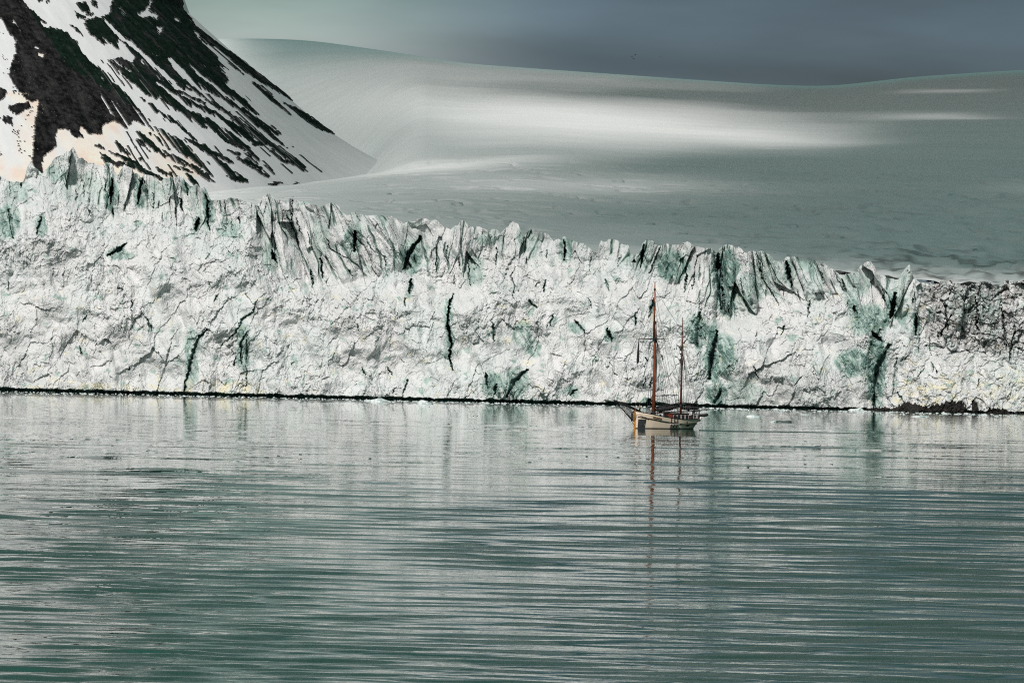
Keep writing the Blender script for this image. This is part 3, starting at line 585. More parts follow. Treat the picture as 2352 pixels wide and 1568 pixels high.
for pts, ww in SNOWL:
    dd, t = linedist(qx, qy, pts, ww * 4); rock &= ~(dd < 1.2 * ww * lj * (.35 + .8 * np.sin(np.pi * np.clip(t, .08, .92))))
for pts, ww in ROCKL:
    dd, t = linedist(qx, qy, pts, ww * 4); rock |= dd < .85 * ww * lj * (.35 + .9 * np.sin(np.pi * np.clip(t, .08, .92)))
# fine snow streaks down the ribs, fine stone streaks below them
rib_zone = inpoly(qx, qy, [(640, 380), (900, 380), (1400, 430), (2050, 1100), (900, 1160), (640, 760)])
rock &= ~(rib_zone & (fbm(fa / 2.6, RA / 70, 145, 2) > .30))
rock |= rib_zone & (fbm(fa / 2.0, RA / 46, 146, 2) > .36) & (perlin(fa / 14, RA / 50, 147) > .05)
# boulders and snow patches sprinkled along the margins
speck = perlin(fa / 1.1, RA / 1.3, 138)
nearr = inpoly(qx, qy, [(0,120),(130,560),(280,640),(250,1000),(-200,1000),(-200,0)]) & (.6 * speck + .6 * fbm(fa / 9, RA / 12, 140, 3) > .50)
rock |= nearr
rock &= ~((speck < -.70) & (perlin(fa / 30, RA / 30, 139) > .0))
rockf = rock.astype(float)
crag = ridged(fa / 16, RA / 60, 141, 3) * 3.0 + ridged(fa / 5, RA / 16, 142, 3) * 1.3
out = rockf * (.5 + crag * .42) + .5 * fbm(fa / 20, RA / 80, 143, 3)
out = out * sstep(60, 240, RA)
Xm2 = MX + (RA + out) * np.sin(TH); Ym2 = MY - (RA + out) * np.cos(TH)
Zm2 = Zm + .25 * rockf * crag * .5
warm = inpoly(qx, qy, [(-500, 560), (160, 590), (250, 640), (360, 790), (700, 730), (900, 800), (1250, 960), (1300, 1120), (600, 1250), (-500, 1250)]).astype(float) * sstep(-.35, .3, fbm(fa / 30, RA / 60, 144, 4) + .1)
warm = warm + .7 * inpoly(qx, qy, [(235, 335), (290, 335), (285, 380), (235, 370)])
brown = inpoly(qx, qy, [(-400, -60), (140, 0), (420, 420), (860, 690), (960, 800), (300, 1130), (-400, 1100)]).astype(float)
mt = NT('mountain'); v = mt.coord()
cx = mt.new('ShaderNodeCombineXYZ'); mt.l.new(mt.attr('across'), cx.inputs[0]); mt.l.new(mt.attr('down'), cx.inputs[1])
n1 = mt.noise(mt.mapping(cx.outputs[0], (.10, .035, 1)), 1, 6, .65); n2 = mt.noise(mt.mapping(cx.outputs[0], (.75, .17, 1)), 1, 6, .7); n3 = mt.noise(v, .02, 4, .5)
nn = mt.math('ADD', mt.math('MULTIPLY', n1, .45), mt.math('MULTIPLY', mt.noise(v, .22, 7, .72), .55))
green = mt.mix(mt.rng(nn, .42, .64), (.002, .008, .005), (.014, .030, .022))
dark = mt.mix(mt.rng(nn, .44, .66), (.004, .0045, .0045), (.050, .051, .050))
rc = mt.mix(mt.math('MAXIMUM', mt.attr('brown'), mt.rng(n1, .53, .60)), green, dark)
sn = mt.mix(mt.rng(n1, .3, .7), (.64, .655, .655), (.55, .565, .565))
sn = mt.mix(mt.math('MULTIPLY', mt.attr('warm'), mt.rng(n3, .3, .6, .5, 1)), sn, mt.mix(mt.rng(mt.noise(v, .05, 4, .6), .4, .6), (.67, .53, .43), (.68, .65, .55)))
mt.base(mt.mix(mt.attr('rock'), sn, rc), .9, .05)
mt.bump(mt.math('MULTIPLY', mt.math('ADD', n2, n1), mt.attr('rock')), 2.5, .9)
tag(link('mountain', grid_mesh('mountain', np.stack([Xm2, Ym2, Zm2], -1), {'rock': rockf, 'warm': warm, 'brown': brown, 'across': fa, 'down': RA}), mt.m), kind='structure')

# ================================================================== WATER
rngw = np.random.RandomState(5)
def front(t): return (56 * np.sin(t) + 14 * np.sin(2 * t) + 2.667 * np.sin(3 * t) + .25 * np.sin(4 * t)) / 128
def waves(x, y, row, left):
    """low ripples with short steep fronts towards the shore the camera stands on; those finer than two rows are dropped"""
    h = np.zeros(x.shape)
    broad = .55 + .75 * sstep(-.35, .35, fbm(x / 60, y / 130, 151, 2))
    lam0 = 4.7 * (y / 165.0)
    for i in range(10):
        lam = 2.9 * 1.25 ** i
        ang = rngw.normal(0, R(2.5)) + R(.6); k = 2 * math.pi / lam
        fade = np.clip(lam / (2.0 * row) - .5, 0, 1) * np.exp(-(np.log(lam / lam0) / .34) ** 2)
        wob = 1.2 * fbm(x / (lam * 3.0) + i * 3.1, y / (lam * 3.5) + i, 200 + i, 2)
        mask = 1.25 * sstep(-.15, .4, perlin(x / (lam * 1.5) + i * 7.7, y / (lam * .9), 240 + i))
        h += fade * broad * mask * .16 / k * front(k * (y * math.cos(ang) + x * math.sin(ang)) + rngw.uniform(0, 6.28) + wob * 4.0)
    for i in range(24):
        lam = 1.3 * 1.12 ** i
        ang = rngw.normal(0, R(7)); k = 2 * math.pi / lam
        fade = np.clip(lam / (2.0 * row) - .5, 0, 1) * np.exp(-(np.log(lam / (.5 * lam0)) / .6) ** 2)
        wob = 2.6 * perlin(x / (lam * 1.6) + i * 3.1, y / (lam * 1.4) + i, 300 + i)
        h += fade * (.003 + .080 * left) / k * np.sin(k * (y * math.cos(ang) + x * math.sin(ang)) + rngw.uniform(0, 6.28) + wob)
    return h
pyr = np.concatenate([np.linspace(2500, 1640, 60, endpoint=False), np.arange(1640, 1010, -1.0), np.arange(1010, 925, -.8), np.linspace(924, 905, 10)])
dep = CAMH * F / (pyr - 849)
row = np.abs(np.gradient(dep))
wu_ = np.concatenate([np.linspace(-1400, -40, 120, endpoint=False), np.arange(-40, 2395, 4.4), np.linspace(2395, 3800, 120)])
DX, DY = np.meshgrid(wu_, dep)
WX = (DX - 1176) / F * DY; WY = DY.copy()
ROWS = np.repeat(row[:, None], len(wu_), 1)
amp = np.interp(DY, [100, 200, 300, 420, 600, 800, 1100, 1530], [.84, .74, .54, .42, .33, .27, .22, .2])
left = sstep(1250, 250, DX + 260 * fbm(WX / 40, WY / 160, 153, 3)) * np.interp(DY, [100, 300, 520, 700, 950, 1500], [.8, 1.0, .8, .42, .12, .02]) * (.35 + 1.0 * sstep(-.3, .4, fbm(WX / 18, WY / 60, 154, 3)))
WZ = amp * waves(WX, WY, ROWS, left)
wp = np.stack([WX, WY, WZ], -1)
wat = NT('sea_water'); v = wat.coord()
wat.base((.006, .046, .033), .012, .5); wat.b.inputs['IOR'].default_value = 1.333
wat.bump(wat.math('ADD', wat.noise(wat.mapping(v, (.9, 1.3, 1)), 1.0, 3, .5), wat.math('MULTIPLY', wat.noise(wat.mapping(v, (.06, .42, 1)), 1.0, 3, .55), 3.5)), .009, 1.0)
wme = grid_mesh('water', wp, flip=False)
bmw = bmesh.new(); bmw.from_mesh(wme)
vs = [bmw.verts.new(p) for p in ((-9000, -6000, -.6), (9000, -6000, -.6), (9000, 1700, -.6), (-9000, 1700, -.6))]
bmw.faces.new(vs)
bmw.to_mesh(wme); bmw.free()
tag(link('water', wme, wat.m), kind='structure')
# sea floor / land under everything, so no gap shows from elsewhere
bm = bmesh.new(); bm.faces.new([bm.verts.new(p) for p in ((-20000, -8000, -30), (20000, -8000, -30), (20000, 20000, -30), (-20000, 20000, -30))])
tag(bm_obj('seabed', bm, worn('seabed_mud', (.03, .04, .035), (.05, .05, .04), .01)), kind='structure')

# ================================================================== THE SAILING SHIP
white_paint = NT('weathered_white_paint'); v = white_paint.coord()
f = white_paint.rng(white_paint.noise(white_paint.mapping(v, (1, 1, .35)), 1.1, 6, .65), .35, .7)
g = white_paint.rng(white_paint.noise(white_paint.mapping(v, (2.2, 2.2, .25)), 1.0, 5, .7), .60, .74)
c0 = white_paint.mix(f, (.80, .63, .46), (.68, .60, .50)); c0 = white_paint.mix(white_paint.math('MULTIPLY', g, .55), c0, (.33, .22, .14))
white_paint.base(c0, .5, .35); M_WHITE = white_paint.m
M_BLACK = worn('tarred_black', (.012, .012, .013), (.03, .028, .027), 2.5, .5)
M_DARKWOOD = worn('dark_wood', (.05, .02, .012), (.10, .035, .02), 2, .45)
M_MAST = worn('varnished_mast', (.15, .038, .016), (.24, .062, .024), 1.2, .35, .5)
M_MIZZ = worn('dark_varnish', (.075, .018, .012), (.12, .03, .018), 1.2, .35, .5)
M_RED = worn('red_brown_paint', (.16, .03, .02), (.24, .05, .03), 2, .45)
M_ORANGE = worn('ochre_paint', (.55, .24, .04), (.66, .30, .06), 2, .5)
M_TRIM = worn('white_trim', (.72, .68, .62), (.62, .58, .53), 3, .5)
M_GLASS = worn('dark_glass', (.01, .012, .012), (.02, .022, .022), 3, .08, .6)
M_CANVAS = worn('grey_sailcloth', (.014, .014, .015), (.06, .057, .06), 1.6, .85, .1)
M_ROPE = worn('dark_rope', (.03, .028, .025), (.05, .045, .04), 5, .9, .1)
M_NET = worn('grey_netting', (.12, .12, .12), (.2, .2, .19), 5, .9, .1)
M_BOWDARK = worn('dark_bow_grey', (.022, .024, .028), (.055, .057, .06), 1.3, .4)
M_RUST = worn('rust', (.22, .09, .03), (.10, .05, .03), 4, .9, .1)
M_DECK = worn('deck_boards', (.20, .15, .10), (.27, .20, .14), 2, .8)
M_GOLD = worn('gilded_lettering', (.34, .26, .14), (.42, .32, .18), 5, .5)
M_RUBBER = worn('dark_rubber', (.018, .018, .02), (.035, .035, .037), 2, .6)
M_GREYP = worn('pale_grey_plastic', (.5, .5, .49), (.62, .62, .6), 3, .5)
M_CREAM = worn('cream_paint', (.72, .62, .48), (.66, .57, .45), 3, .5)
M_TAN = worn('tan_jacket', (.20, .16, .09), (.27, .21, .12), 3, .9, .1)
M_NAVY = worn('navy_trousers', (.02, .025, .035), (.035, .04, .05), 3, .9, .1)
M_SKIN = worn('skin', (.50, .30, .22), (.46, .27, .2), 6, .6)
M_HAIR = worn('dark_hair', (.015, .012, .01), (.03, .022, .018), 8, .8)

stem_w = onwater(1457.5, 983.5)
ship = empty('sailing_ship', tuple(stem_w), R(225))
tag(ship, 'two masted sailing ship with cream hull, red masts and furled grey sails', 'sailing ship')
def S(s, b, z): return Vector((-s * 1.09, b, z))
sheer = curve([(-1, 3.75), (0, 3.65), (2, 3.25), (4, 2.9), (7, 2.45), (10, 2.15), (13, 2.05), (16, 2.2), (18.6, 2.55), (20, 2.7)])
hb = curve([(0, .16), (.25, .62), (.7, 1.15), (1.5, 1.75), (3, 2.3), (5, 2.6), (8, 2.7), (11, 2.7), (14, 2.45), (16, 2.1), (17.4, 1.65), (18.2, 1.15), (18.6, .7), (18.75, .2)])
RS = [0, .12, .25, .45, .7, 1.0, 1.5, 2.2, 3, 4, 5, 6.5, 8, 9.5, 11, 12.5, 14, 15, 16, 16.8, 17.4, 17.9, 18.3, 18.6, 18.75]
def wl_s(s): return .12 + s * (16.9 / 18.75) if s > 3 else .12 + s * (2.7 + .0045) / 3
def wl_b(s): return float(hb(s)) * float(np.interp(s, [0, 1, 3, 8, 12, 15, 17, 18.75], [.5, .6, .80, .92, .92, .75, .5, .2]))
def hullpt(s, t):
    """t 0 at the keel line below water, .3 at the water, 1 at the rail"""
    zr = float(sheer(s))
    if t < .3:
        k = t / .3; return (wl_s(s), wl_b(s) * (.55 + .45 * k), -.9 + .9 * k)
    k = (t - .3) / .7
    kb = k ** .75
    return (wl_s(s) + (s - wl_s(s)) * k ** 1.15, wl_b(s) + (float(hb(s)) - wl_b(s)) * kb, zr * k)
def hull_at_z(s, z):
    k = z / float(sheer(s)); return hullpt(s, .3 + .7 * k)
bm = bmesh.new(); TS = [0, .15, .3, .38, .46, .54, .62, .7, .78, .86, .93, 1]
for side in (1, -1):
    rows = [[bm.verts.new(S(p[0], side * p[1], p[2])) for p in (hullpt(s, t) for t in TS)] for s in RS]
    inner = [[bm.verts.new(S(min(s, 18.6), side * max(.02, float(hb(s)) - .12), float(sheer(s)) - dz)) for dz in (0, .75)] for s in RS]
    for i in range(len(RS) - 1):
        for j in range(len(TS) - 1): bm.faces.new((rows[i][j], rows[i + 1][j], rows[i + 1][j + 1], rows[i][j + 1]))
        bm.faces.new((rows[i][-1], rows[i + 1][-1], inner[i + 1][0], inner[i][0]))
        bm.faces.new((inner[i][0], inner[i + 1][0], inner[i + 1][1], inner[i][1]))
bmesh.ops.remove_doubles(bm, verts=bm.verts, dist=.004)
hull = bm_obj('hull', bm, M_WHITE, ship, True)
bm = bmesh.new()
for side in (1, -1): tube(bm, [S(hullpt(s, .3)[0], side * (hullpt(s, .3)[1] + .012), .05) for s in RS], .12, 6)
bm_obj('boot_stripe', bm, M_BLACK, hull)
bm = bmesh.new(); le = [bm.verts.new(S(s, max(.05, float(hb(s)) - .1), float(sheer(s)) - .72)) for s in RS[:-1]]; ri = [bm.verts.new(S(s, -max(.05, float(hb(s)) - .1), float(sheer(s)) - .72)) for s in RS[:-1]]
for i in range(len(le) - 1): bm.faces.new((le[i], le[i + 1], ri[i + 1], ri[i]))
bm_obj('deck', bm, M_DECK, ship)
for side in (1, -1):
    bm = bmesh.new(); tube(bm, [S(s, side * float(hb(s)), float(sheer(s)) + .04) for s in RS], .085, 6); bm_obj('rail', bm, M_BLACK, ship)
    bm = bmesh.new(); pts = []
    for s in RS[2:]:
        p = hull_at_z(s, float(np.interp(s, [0, 1, 5, 10, 14, 17, 19], [2.55, 2.35, 1.72, 1.15, .95, 1.0, 1.15]))); pts.append(S(p[0], side * (p[1] + .02), p[2]))
    tube(bm, pts, .11, 6); bm_obj('rubbing_strake', bm, M_BLACK, ship)
bm = bmesh.new(); box(bm, S(-.02, 0, 2.0), (.30, .36, 4.7), bevel=.03); box(bm, S(-.06, 0, 4.3), (.42, .48, .25), bevel=.04)
bm_obj('stem_post', bm, M_ORANGE, ship)
def plate(s0, s1, z0, z1, off, mat, name, n=6, rx=False, parent=ship):
    """a plate that follows the port side of the hull"""
    bm = bmesh.new(); top = []; bot = []
    for i in range(n + 1):
        s = s0 + (s1 - s0) * i / n; e = 0
        if rx: e = (1 - math.sqrt(max(0, 1 - (2 * abs(i / n - .5)) ** 6))) * .5
        za, zb = z0(s), z1(s); za, zb = za + (zb - za) * e, zb - (zb - za) * e
        p = hull_at_z(s, za); q_ = hull_at_z(s, zb)
        bot.append((S(p[0], p[1] + off, p[2]), S(p[0], p[1] - .02, p[2]))); top.append((S(q_[0], q_[1] + off, q_[2]), S(q_[0], q_[1] - .02, q_[2])))
    B = [[bm.verts.new(v_) for v_ in x] for x in bot]; Tp = [[bm.verts.new(v_) for v_ in x] for x in top]
    for i in range(n):
        bm.faces.new((B[i][0], B[i + 1][0], Tp[i + 1][0], Tp[i][0])); bm.faces.new((Tp[i][0], Tp[i + 1][0], Tp[i + 1][1], Tp[i][1])); bm.faces.new((B[i][0], B[i][1], B[i + 1][1], B[i + 1][0]))
    bm.faces.new((B[0][0], Tp[0][0], Tp[0][1], B[0][1])); bm.faces.new((B[n][0], B[n][1], Tp[n][1], Tp[n][0]))
    return bm_obj(name, bm, mat, parent)
plate(.35, 1.75, lambda s: .12, lambda s: 2.02, .03, M_BOWDARK, 'dark_bow_patch')  # dark rectangle laid on the port bow
nb = plate(3.0, 5.5, lambda s: float(sheer(s)) - .80, lambda s: float(sheer(s)) - .42, .05, M_DARKWOOD, 'name_board', 12, True)
tcu = bpy.data.curves.new('lettering', 'FONT'); tcu.body = 'NOORDERLICHT'; tcu.size = .30; tcu.align_x = 'CENTER'; tcu.align_y = 'CENTER'; tcu.extrude = .008
tob = bpy.data.objects.new('lettering_curve', tcu); COL.objects.link(tob)
tme = bpy.data.meshes.new_from_object(tob.evaluated_get(bpy.context.evaluated_depsgraph_get())); bpy.data.objects.remove(tob); tme.name = 'lettering'
wid = max(v_.co.x for v_ in tme.vertices) - min(v_.co.x for v_ in tme.vertices)
pa = hull_at_z(3.1, float(sheer(3.1)) - .6); pb = hull_at_z(5.4, float(sheer(5.4)) - .6)
A_ = S(pa[0], pa[1] + .068, pa[2]); B_ = S(pb[0], pb[1] + .068, pb[2]); ex = (B_ - A_).normalized(); ey = (Vector((0, 0, 1)) - ex * ex.z).normalized(); ezv = ex.cross(ey)
k = (B_ - A_).length * .9 / wid
for v_ in tme.vertices:
    x_, y_, z_ = v_.co; tpar = .5 + x_ * k / (B_ - A_).length; sx = 3.1 + 2.3 * tpar; hp = hull_at_z(sx, float(sheer(sx)) - .6)
    v_.co = S(hp[0], hp[1] + .062, hp[2]) + ey * y_ * .95 + ezv * z_
link('lettering', tme, M_GOLD, nb)
for s_, z_ in ((9.6, 1.5), (13.2, 1.45), (17.0, 1.5)):
    p = hull_at_z(s_, z_); bm = bmesh.new(); bmesh.ops.create_cone(bm, cap_ends=True, segments=14, radius1=.17, radius2=.17, depth=.08, matrix=Matrix.Translation(S(p[0], p[1] + .02, p[2])) @ Matrix.Rotation(R(90), 4, 'X'))
    bm_obj('porthole', bm, M_BLACK, ship)
plate(13.6, 14.9, lambda s: .55, lambda s: .86, .012, M_RUST, 'rust_stain', 5); plate(2.6, 3.1, lambda s: 1.75, lambda s: 1.86, .012, M_ORANGE, 'draught_mark', 2)
# boarding steps hung over the side amidships
bm = bmesh.new()
for s_ in (7.9, 8.8, 9.7):
    tube(bm, [S(s_, float(hb(s_)) + .08, float(sheer(s_)) + .15), S(s_, hull_at_z(s_, 1.2)[1] + .12, 1.2), S(s_ - .25, hull_at_z(s_, .1)[1] + .22, .05)], .085, 5)
bm_obj('boarding_ladder', bm, M_BLACK, ship)
bm = bmesh.new(); box(bm, S(8.8, float(hb(8.8)) + .22, 1.02), (2.6, .42, .10)); bm_obj('boarding_step', bm, M_GREYP, ship)
bm = bmesh.new(); tube(bm, [S(.1, .25, 2.95), S(1.2, 1.75, 2.5), S(2.2, hull_at_z(2.2, 2.0)[1] + .06, 1.95)], .05, 5); bm_obj('anchor_chain', bm, M_BLACK, ship)
# bowsprit, its stays and net
BT = S(-6.1, 0, 6.0)
bm = bmesh.new(); tube(bm, [S(1.6, 0, 3.55), S(0, 0, 4.15), S(-2.5, 0, 4.9), BT], [.26, .26, .24, .17], 10); bsp = bm_obj('bowsprit', bm, M_BLACK, ship, True)
bm = bmesh.new(); tube(bm, [BT, S(-3.0, 0, 3.6), S(-1.2, 0, 2.1), S(0, 0, 1.4)], [.05, .11, .13, .06], 6); bm_obj('bobstay', bm, M_ROPE, ship)
bm = bmesh.new(); tube(bm, [BT, S(-.1, 0, .15)], .022, 5); bm_obj('bobstay', bm, M_ROPE, ship)
for sd_ in (1, -1):
    bm = bmesh.new(); tube(bm, [BT, S(1.2, sd_ * 1.5, 3.3)], .022, 5); bm_obj('bowsprit_shroud', bm, M_ROPE, ship)
    bm = bmesh.new(); tube(bm, [S(-2.7, 0, 4.9), S(-1.6, sd_ * .5, 3.1), S(-.4, sd_ * .3, 1.9)], .03, 5); bm_obj('martingale_line', bm, M_ROPE, ship)
    bm = bmesh.new()
    for i in range(13):
        f_ = i / 12; a0 = S(0, 0, 4.0).lerp(BT, f_ * .8); b0 = S(0, sd_ * .12, 1.55).lerp(S(-3.3, sd_ * .05, 3.75), f_); mid = a0.lerp(b0, .5) + Vector((0, sd_ * .38, -.12))
        tube(bm, [a0, mid, b0], .03, 4)
    for j in range(7):
        g_ = j / 6; pts = []
        for i in range(7):
            f_ = i / 6; a0 = S(0, 0, 4.0).lerp(BT, f_ * .8); b0 = S(0, sd_ * .12, 1.55).lerp(S(-3.3, sd_ * .05, 3.75), f_); pts.append(a0.lerp(b0, g_) + Vector((0, sd_ * .38 * 4 * g_ * (1 - g_) * .8, 0)))
        tube(bm, pts, .03, 4)
    bm_obj('bowsprit_net', bm, M_NET, ship)
bm = bmesh.new(); box(bm, S(-.35, -.45, 2.6), (.5, .3, 1.9), bevel=.08); tube(bm, [S(-.6, -.2, 1.7), S(-.55, .05, 1.0), S(-.35, .2, .9)], .09, 6); tube(bm, [S(-.75, -.15, 1.5), S(-1.0, .0, 1.8)], .08, 6); bm_obj('anchor', bm, M_BLACK, ship)
# masts
MS, ZS_ = 5.4, 13.3
def lines(name, pts, r=.022, mat=None, parent=ship):
    bm = bmesh.new(); tube(bm, pts, r * 1.7, 5); return bm_obj(name, bm, mat or M_ROPE, parent)
bm = bmesh.new(); tube(bm, [S(MS, 0, 1.6), S(MS, 0, 12), S(MS, 0, 20.5), S(MS, 0, 23.2)], [.37, .34, .27, .24], 12); mm_ = bm_obj('main_mast', bm, M_MAST, ship, True)
bm = bmesh.new(); tube(bm, [S(MS - .42, 0, 19.0), S(MS - .42, 0, 26), S(MS - .42, 0, 31.7)], [.22, .19, .10], 10); bm_obj('topmast', bm, M_MAST, mm_, True)
for z_, r_, h_ in ((19.2, .42, .8), (22.9, .36, .25), (26.8, .25, 1.0), (30.0, .22, .45), (3.1, .52, 1.2)):
    bm = bmesh.new(); bmesh.ops.create_cone(bm, cap_ends=True, segments=12, radius1=r_, radius2=r_ * .85, depth=h_, matrix=Matrix.Translation(S(MS - (.42 if z_ > 23.5 else .2 if z_ > 10 else 0), 0, z_))); bm_obj('mast_band', bm, M_BLACK, mm_)
bm = bmesh.new(); bmesh.ops.create_cone(bm, cap_ends=True, segments=14, radius1=.34, radius2=.34, depth=1.65, matrix=Matrix.Translation(S(MS - 1.05, .1, 23.9))); bm_obj('radar_reflector', bm, M_CREAM, mm_)
bm = bmesh.new(); box(bm, S(MS + .02, .12, 22.4), (.3, .3, .9), bevel=.04); bm_obj('mast_light', bm, M_TRIM, mm_)
bm = bmesh.new(); tube(bm, [S(MS - .5, -4.4, 19.3), S(MS - .5, 0, 19.3), S(MS - .5, 4.4, 19.3)], [.06, .12, .06], 8); yard = bm_obj('yard', bm, M_BLACK, ship)
bm = bmesh.new(); tube(bm, [S(ZS_, 0, 1.4), S(ZS_, 0, 10), S(ZS_, 0, 17), S(ZS_, 0, 24.2)], [.25, .22, .17, .08], 12); mz = bm_obj('mizzen_mast', bm, M_MIZZ, ship, True)
for z_, r_, h_ in ((20.8, .20, .6), (17.6, .25, .5), (14.3, .28, .4), (5.0, .36, .5)):
    bm = bmesh.new(); bmesh.ops.create_cone(bm, cap_ends=True, segments=12, radius1=r_, radius2=r_ * .85, depth=h_, matrix=Matrix.Translation(S(ZS_, 0, z_))); bm_obj('mast_band', bm, M_BLACK, mz)
for z_ in (16.2, 17.1, 15.0): bm = bmesh.new(); box(bm, S(ZS_ - .1, -.32, z_), (.2, .35, .35), bevel=.04); bm_obj('pulley_block', bm, M_BLACK, mz)
bm = bmesh.new(); tube(bm, [S(ZS_, -1.0, 19.9), S(ZS_, 1.0, 19.9)], .06, 6); bm_obj('crosstree', bm, M_BLACK, mz)
# rolled square sail hanging from the yard arm
bm = bmesh.new(); q0 = S(MS - .5, -4.35, 18.9)
tube(bm, [q0, q0 + Vector((0, -.02, -.8)), q0 + Vector((.05, -.05, -2.6)), q0 + Vector((.05, -.1, -4.4)), q0 + Vector((.03, -.12, -5.0))], [.05, .16, .24, .30, .10], 8); bm_obj('rolled_sail', bm, M_BLACK, ship, True)
lines('halyard', [q0 + Vector((.03, -.12, -5.0)), S(3.2, -1.9, 3.2)], .018)
# booms, gaffs and the furled sails
def furled(name, pts, rad, seed, parent):
    rr_ = random.Random(seed); bm = bmesh.new(); n = 26; P0 = []
    for i in range(n + 1):
        f_ = i / n * (len(pts) - 1); a_ = int(min(f_, len(pts) - 2)); p = pts[a_].lerp(pts[a_ + 1], f_ - a_); rd = np.interp(i / n, np.linspace(0, 1, len(rad)), rad)
        P0.append((p + Vector((0, rr_.uniform(-.05, .05), rr_.uniform(-.07, .07))), rd * rr_.uniform(.8, 1.15)))
    rg = tube(bm, [p for p, _ in P0], [r_ for _, r_ in P0], 10)
    for i, ring in enumerate(rg):
        for v_ in ring:
            d_v = v_.co - P0[i][0]; v_.co = P0[i][0] + Vector((d_v.x, d_v.y * .8 * rr_.uniform(.85, 1.15), d_v.z * rr_.uniform(.9, 1.2)))
    sail = bm_obj(name, bm, M_CANVAS, parent)
    bm = bmesh.new()
    for i in range(3, n, 4):
        p, r_ = P0[i]; tube(bm, [p + Vector((0, math.cos(t_ * math.pi / 4) * r_ * .95, math.sin(t_ * math.pi / 4) * r_ * 1.15)) for t_ in range(9)], .025, 4, False)
    bm_obj('sail_tie', bm, M_ROPE, sail); return sail
bm = bmesh.new(); tube(bm, [S(MS + .35, 0, 3.35), S(MS + 7.6, 0, 3.75)], [.15, .11], 8); bm_obj('main_boom', bm, M_DARKWOOD, ship, True)
bm = bmesh.new(); tube(bm, [S(MS + .35, 0, 4.6), S(MS + 7.9, .1, 5.65)], [.13, .09], 8); bm_obj('main_gaff', bm, M_BLACK, ship, True)
furled('furled_mainsail', [S(MS + .4, 0, 4.0), S(MS + 3.5, .05, 4.3), S(MS + 6.8, .1, 4.75)], [.35, .50, .52, .48, .4, .2], 3, ship)
bm = bmesh.new(); tube(bm, [S(ZS_ + .3, 0, 3.7), S(ZS_ + 5.6, 0, 3.95)], [.13, .10], 8); bm_obj('mizzen_boom', bm, M_DARKWOOD, ship, True)
bm = bmesh.new(); tube(bm, [S(ZS_ + .3, 0, 5.7), S(ZS_ + 4.8, .1, 5.35)], [.12, .08], 8); bm_obj('mizzen_gaff', bm, M_BLACK, ship, True)
furled('furled_mizzen_sail', [S(ZS_ + .4, 0, 4.55), S(ZS_ + 2.8, .05, 4.5), S(ZS_ + 5.2, .1, 4.45)], [.28, .42, .45, .4, .32, .18], 4, ship)
furled('furled_staysail', [S(MS - .5, .1, 3.2), S(MS - .1, 0, 3.0), S(MS + .5, 0, 2.6)], [.2, .4, .3], 5, ship)
# rigging
def chain(s_, b_): return S(s_, b_ * (float(hb(s_)) + .05), float(sheer(s_)) + .05)
for sd_ in (1, -1):
    for ds in (.5, 1.3, 2.1, 2.9): lines('shroud', [S(MS, sd_ * .15, 20.3), chain(MS + ds, sd_)], .026)
    for ds in (.5, 1.3, 2.2): lines('shroud', [S(ZS_, sd_ * .1, 16.8), chain(ZS_ + ds, sd_)], .024)
    lines('backstay', [S(MS - .4, 0, 29.8), chain(MS + 4.6, sd_)], .02); lines('backstay', [S(MS - .4, 0, 26.6), chain(MS + 3.9, sd_)], .02)
    lines('backstay', [S(ZS_, 0, 21.0), chain(17.2, sd_)], .02)
    lines('brace', [S(MS - .5, sd_ * 4.35, 19.3), S(ZS_ - .2, sd_ * .2, 8.5)], .015); lines('yard_lift', [S(MS - .5, sd_ * 4.3, 19.35), S(MS - .42, 0, 26.6)], .018)
    lines('topping_lift', [S(MS + 7.4, sd_ * .15, 3.8), S(MS, sd_ * .1, 19.8)], .016); lines('topping_lift', [S(ZS_ + 5.4, sd_ * .15, 4.0), S(ZS_, sd_ * .1, 17.0)], .016)
lines('triatic_stay', [S(MS - .42, 0, 30.2), S(ZS_, 0, 20.9)], .02)
lines('forestay', [S(MS, 0, 20.2), S(-.1, 0, 4.2)], .024); lines('jib_stay', [S(MS - .42, 0, 26.4), S(-3.2, 0, 5.15)], .022); lines('outer_jib_stay', [S(MS - .42, 0, 30.0), BT], .02)
for i in range(4): lines('halyard', [S(MS + .3, .1 * i - .15, 19.5 - i * .6), S(MS + .5 + .3 * i, .6 - .3 * i, 3.2)], .015)
for i in range(3): lines('halyard', [S(ZS_ + .25, .1 * i - .1, 16.0 - i * .6), S(ZS_ + .6 + .25 * i, .4 - .3 * i, 3.0)], .015)
lines('gaff_halyard', [S(MS + 5.5, .05, 5.3), S(MS + .1, 0, 21)], .015)
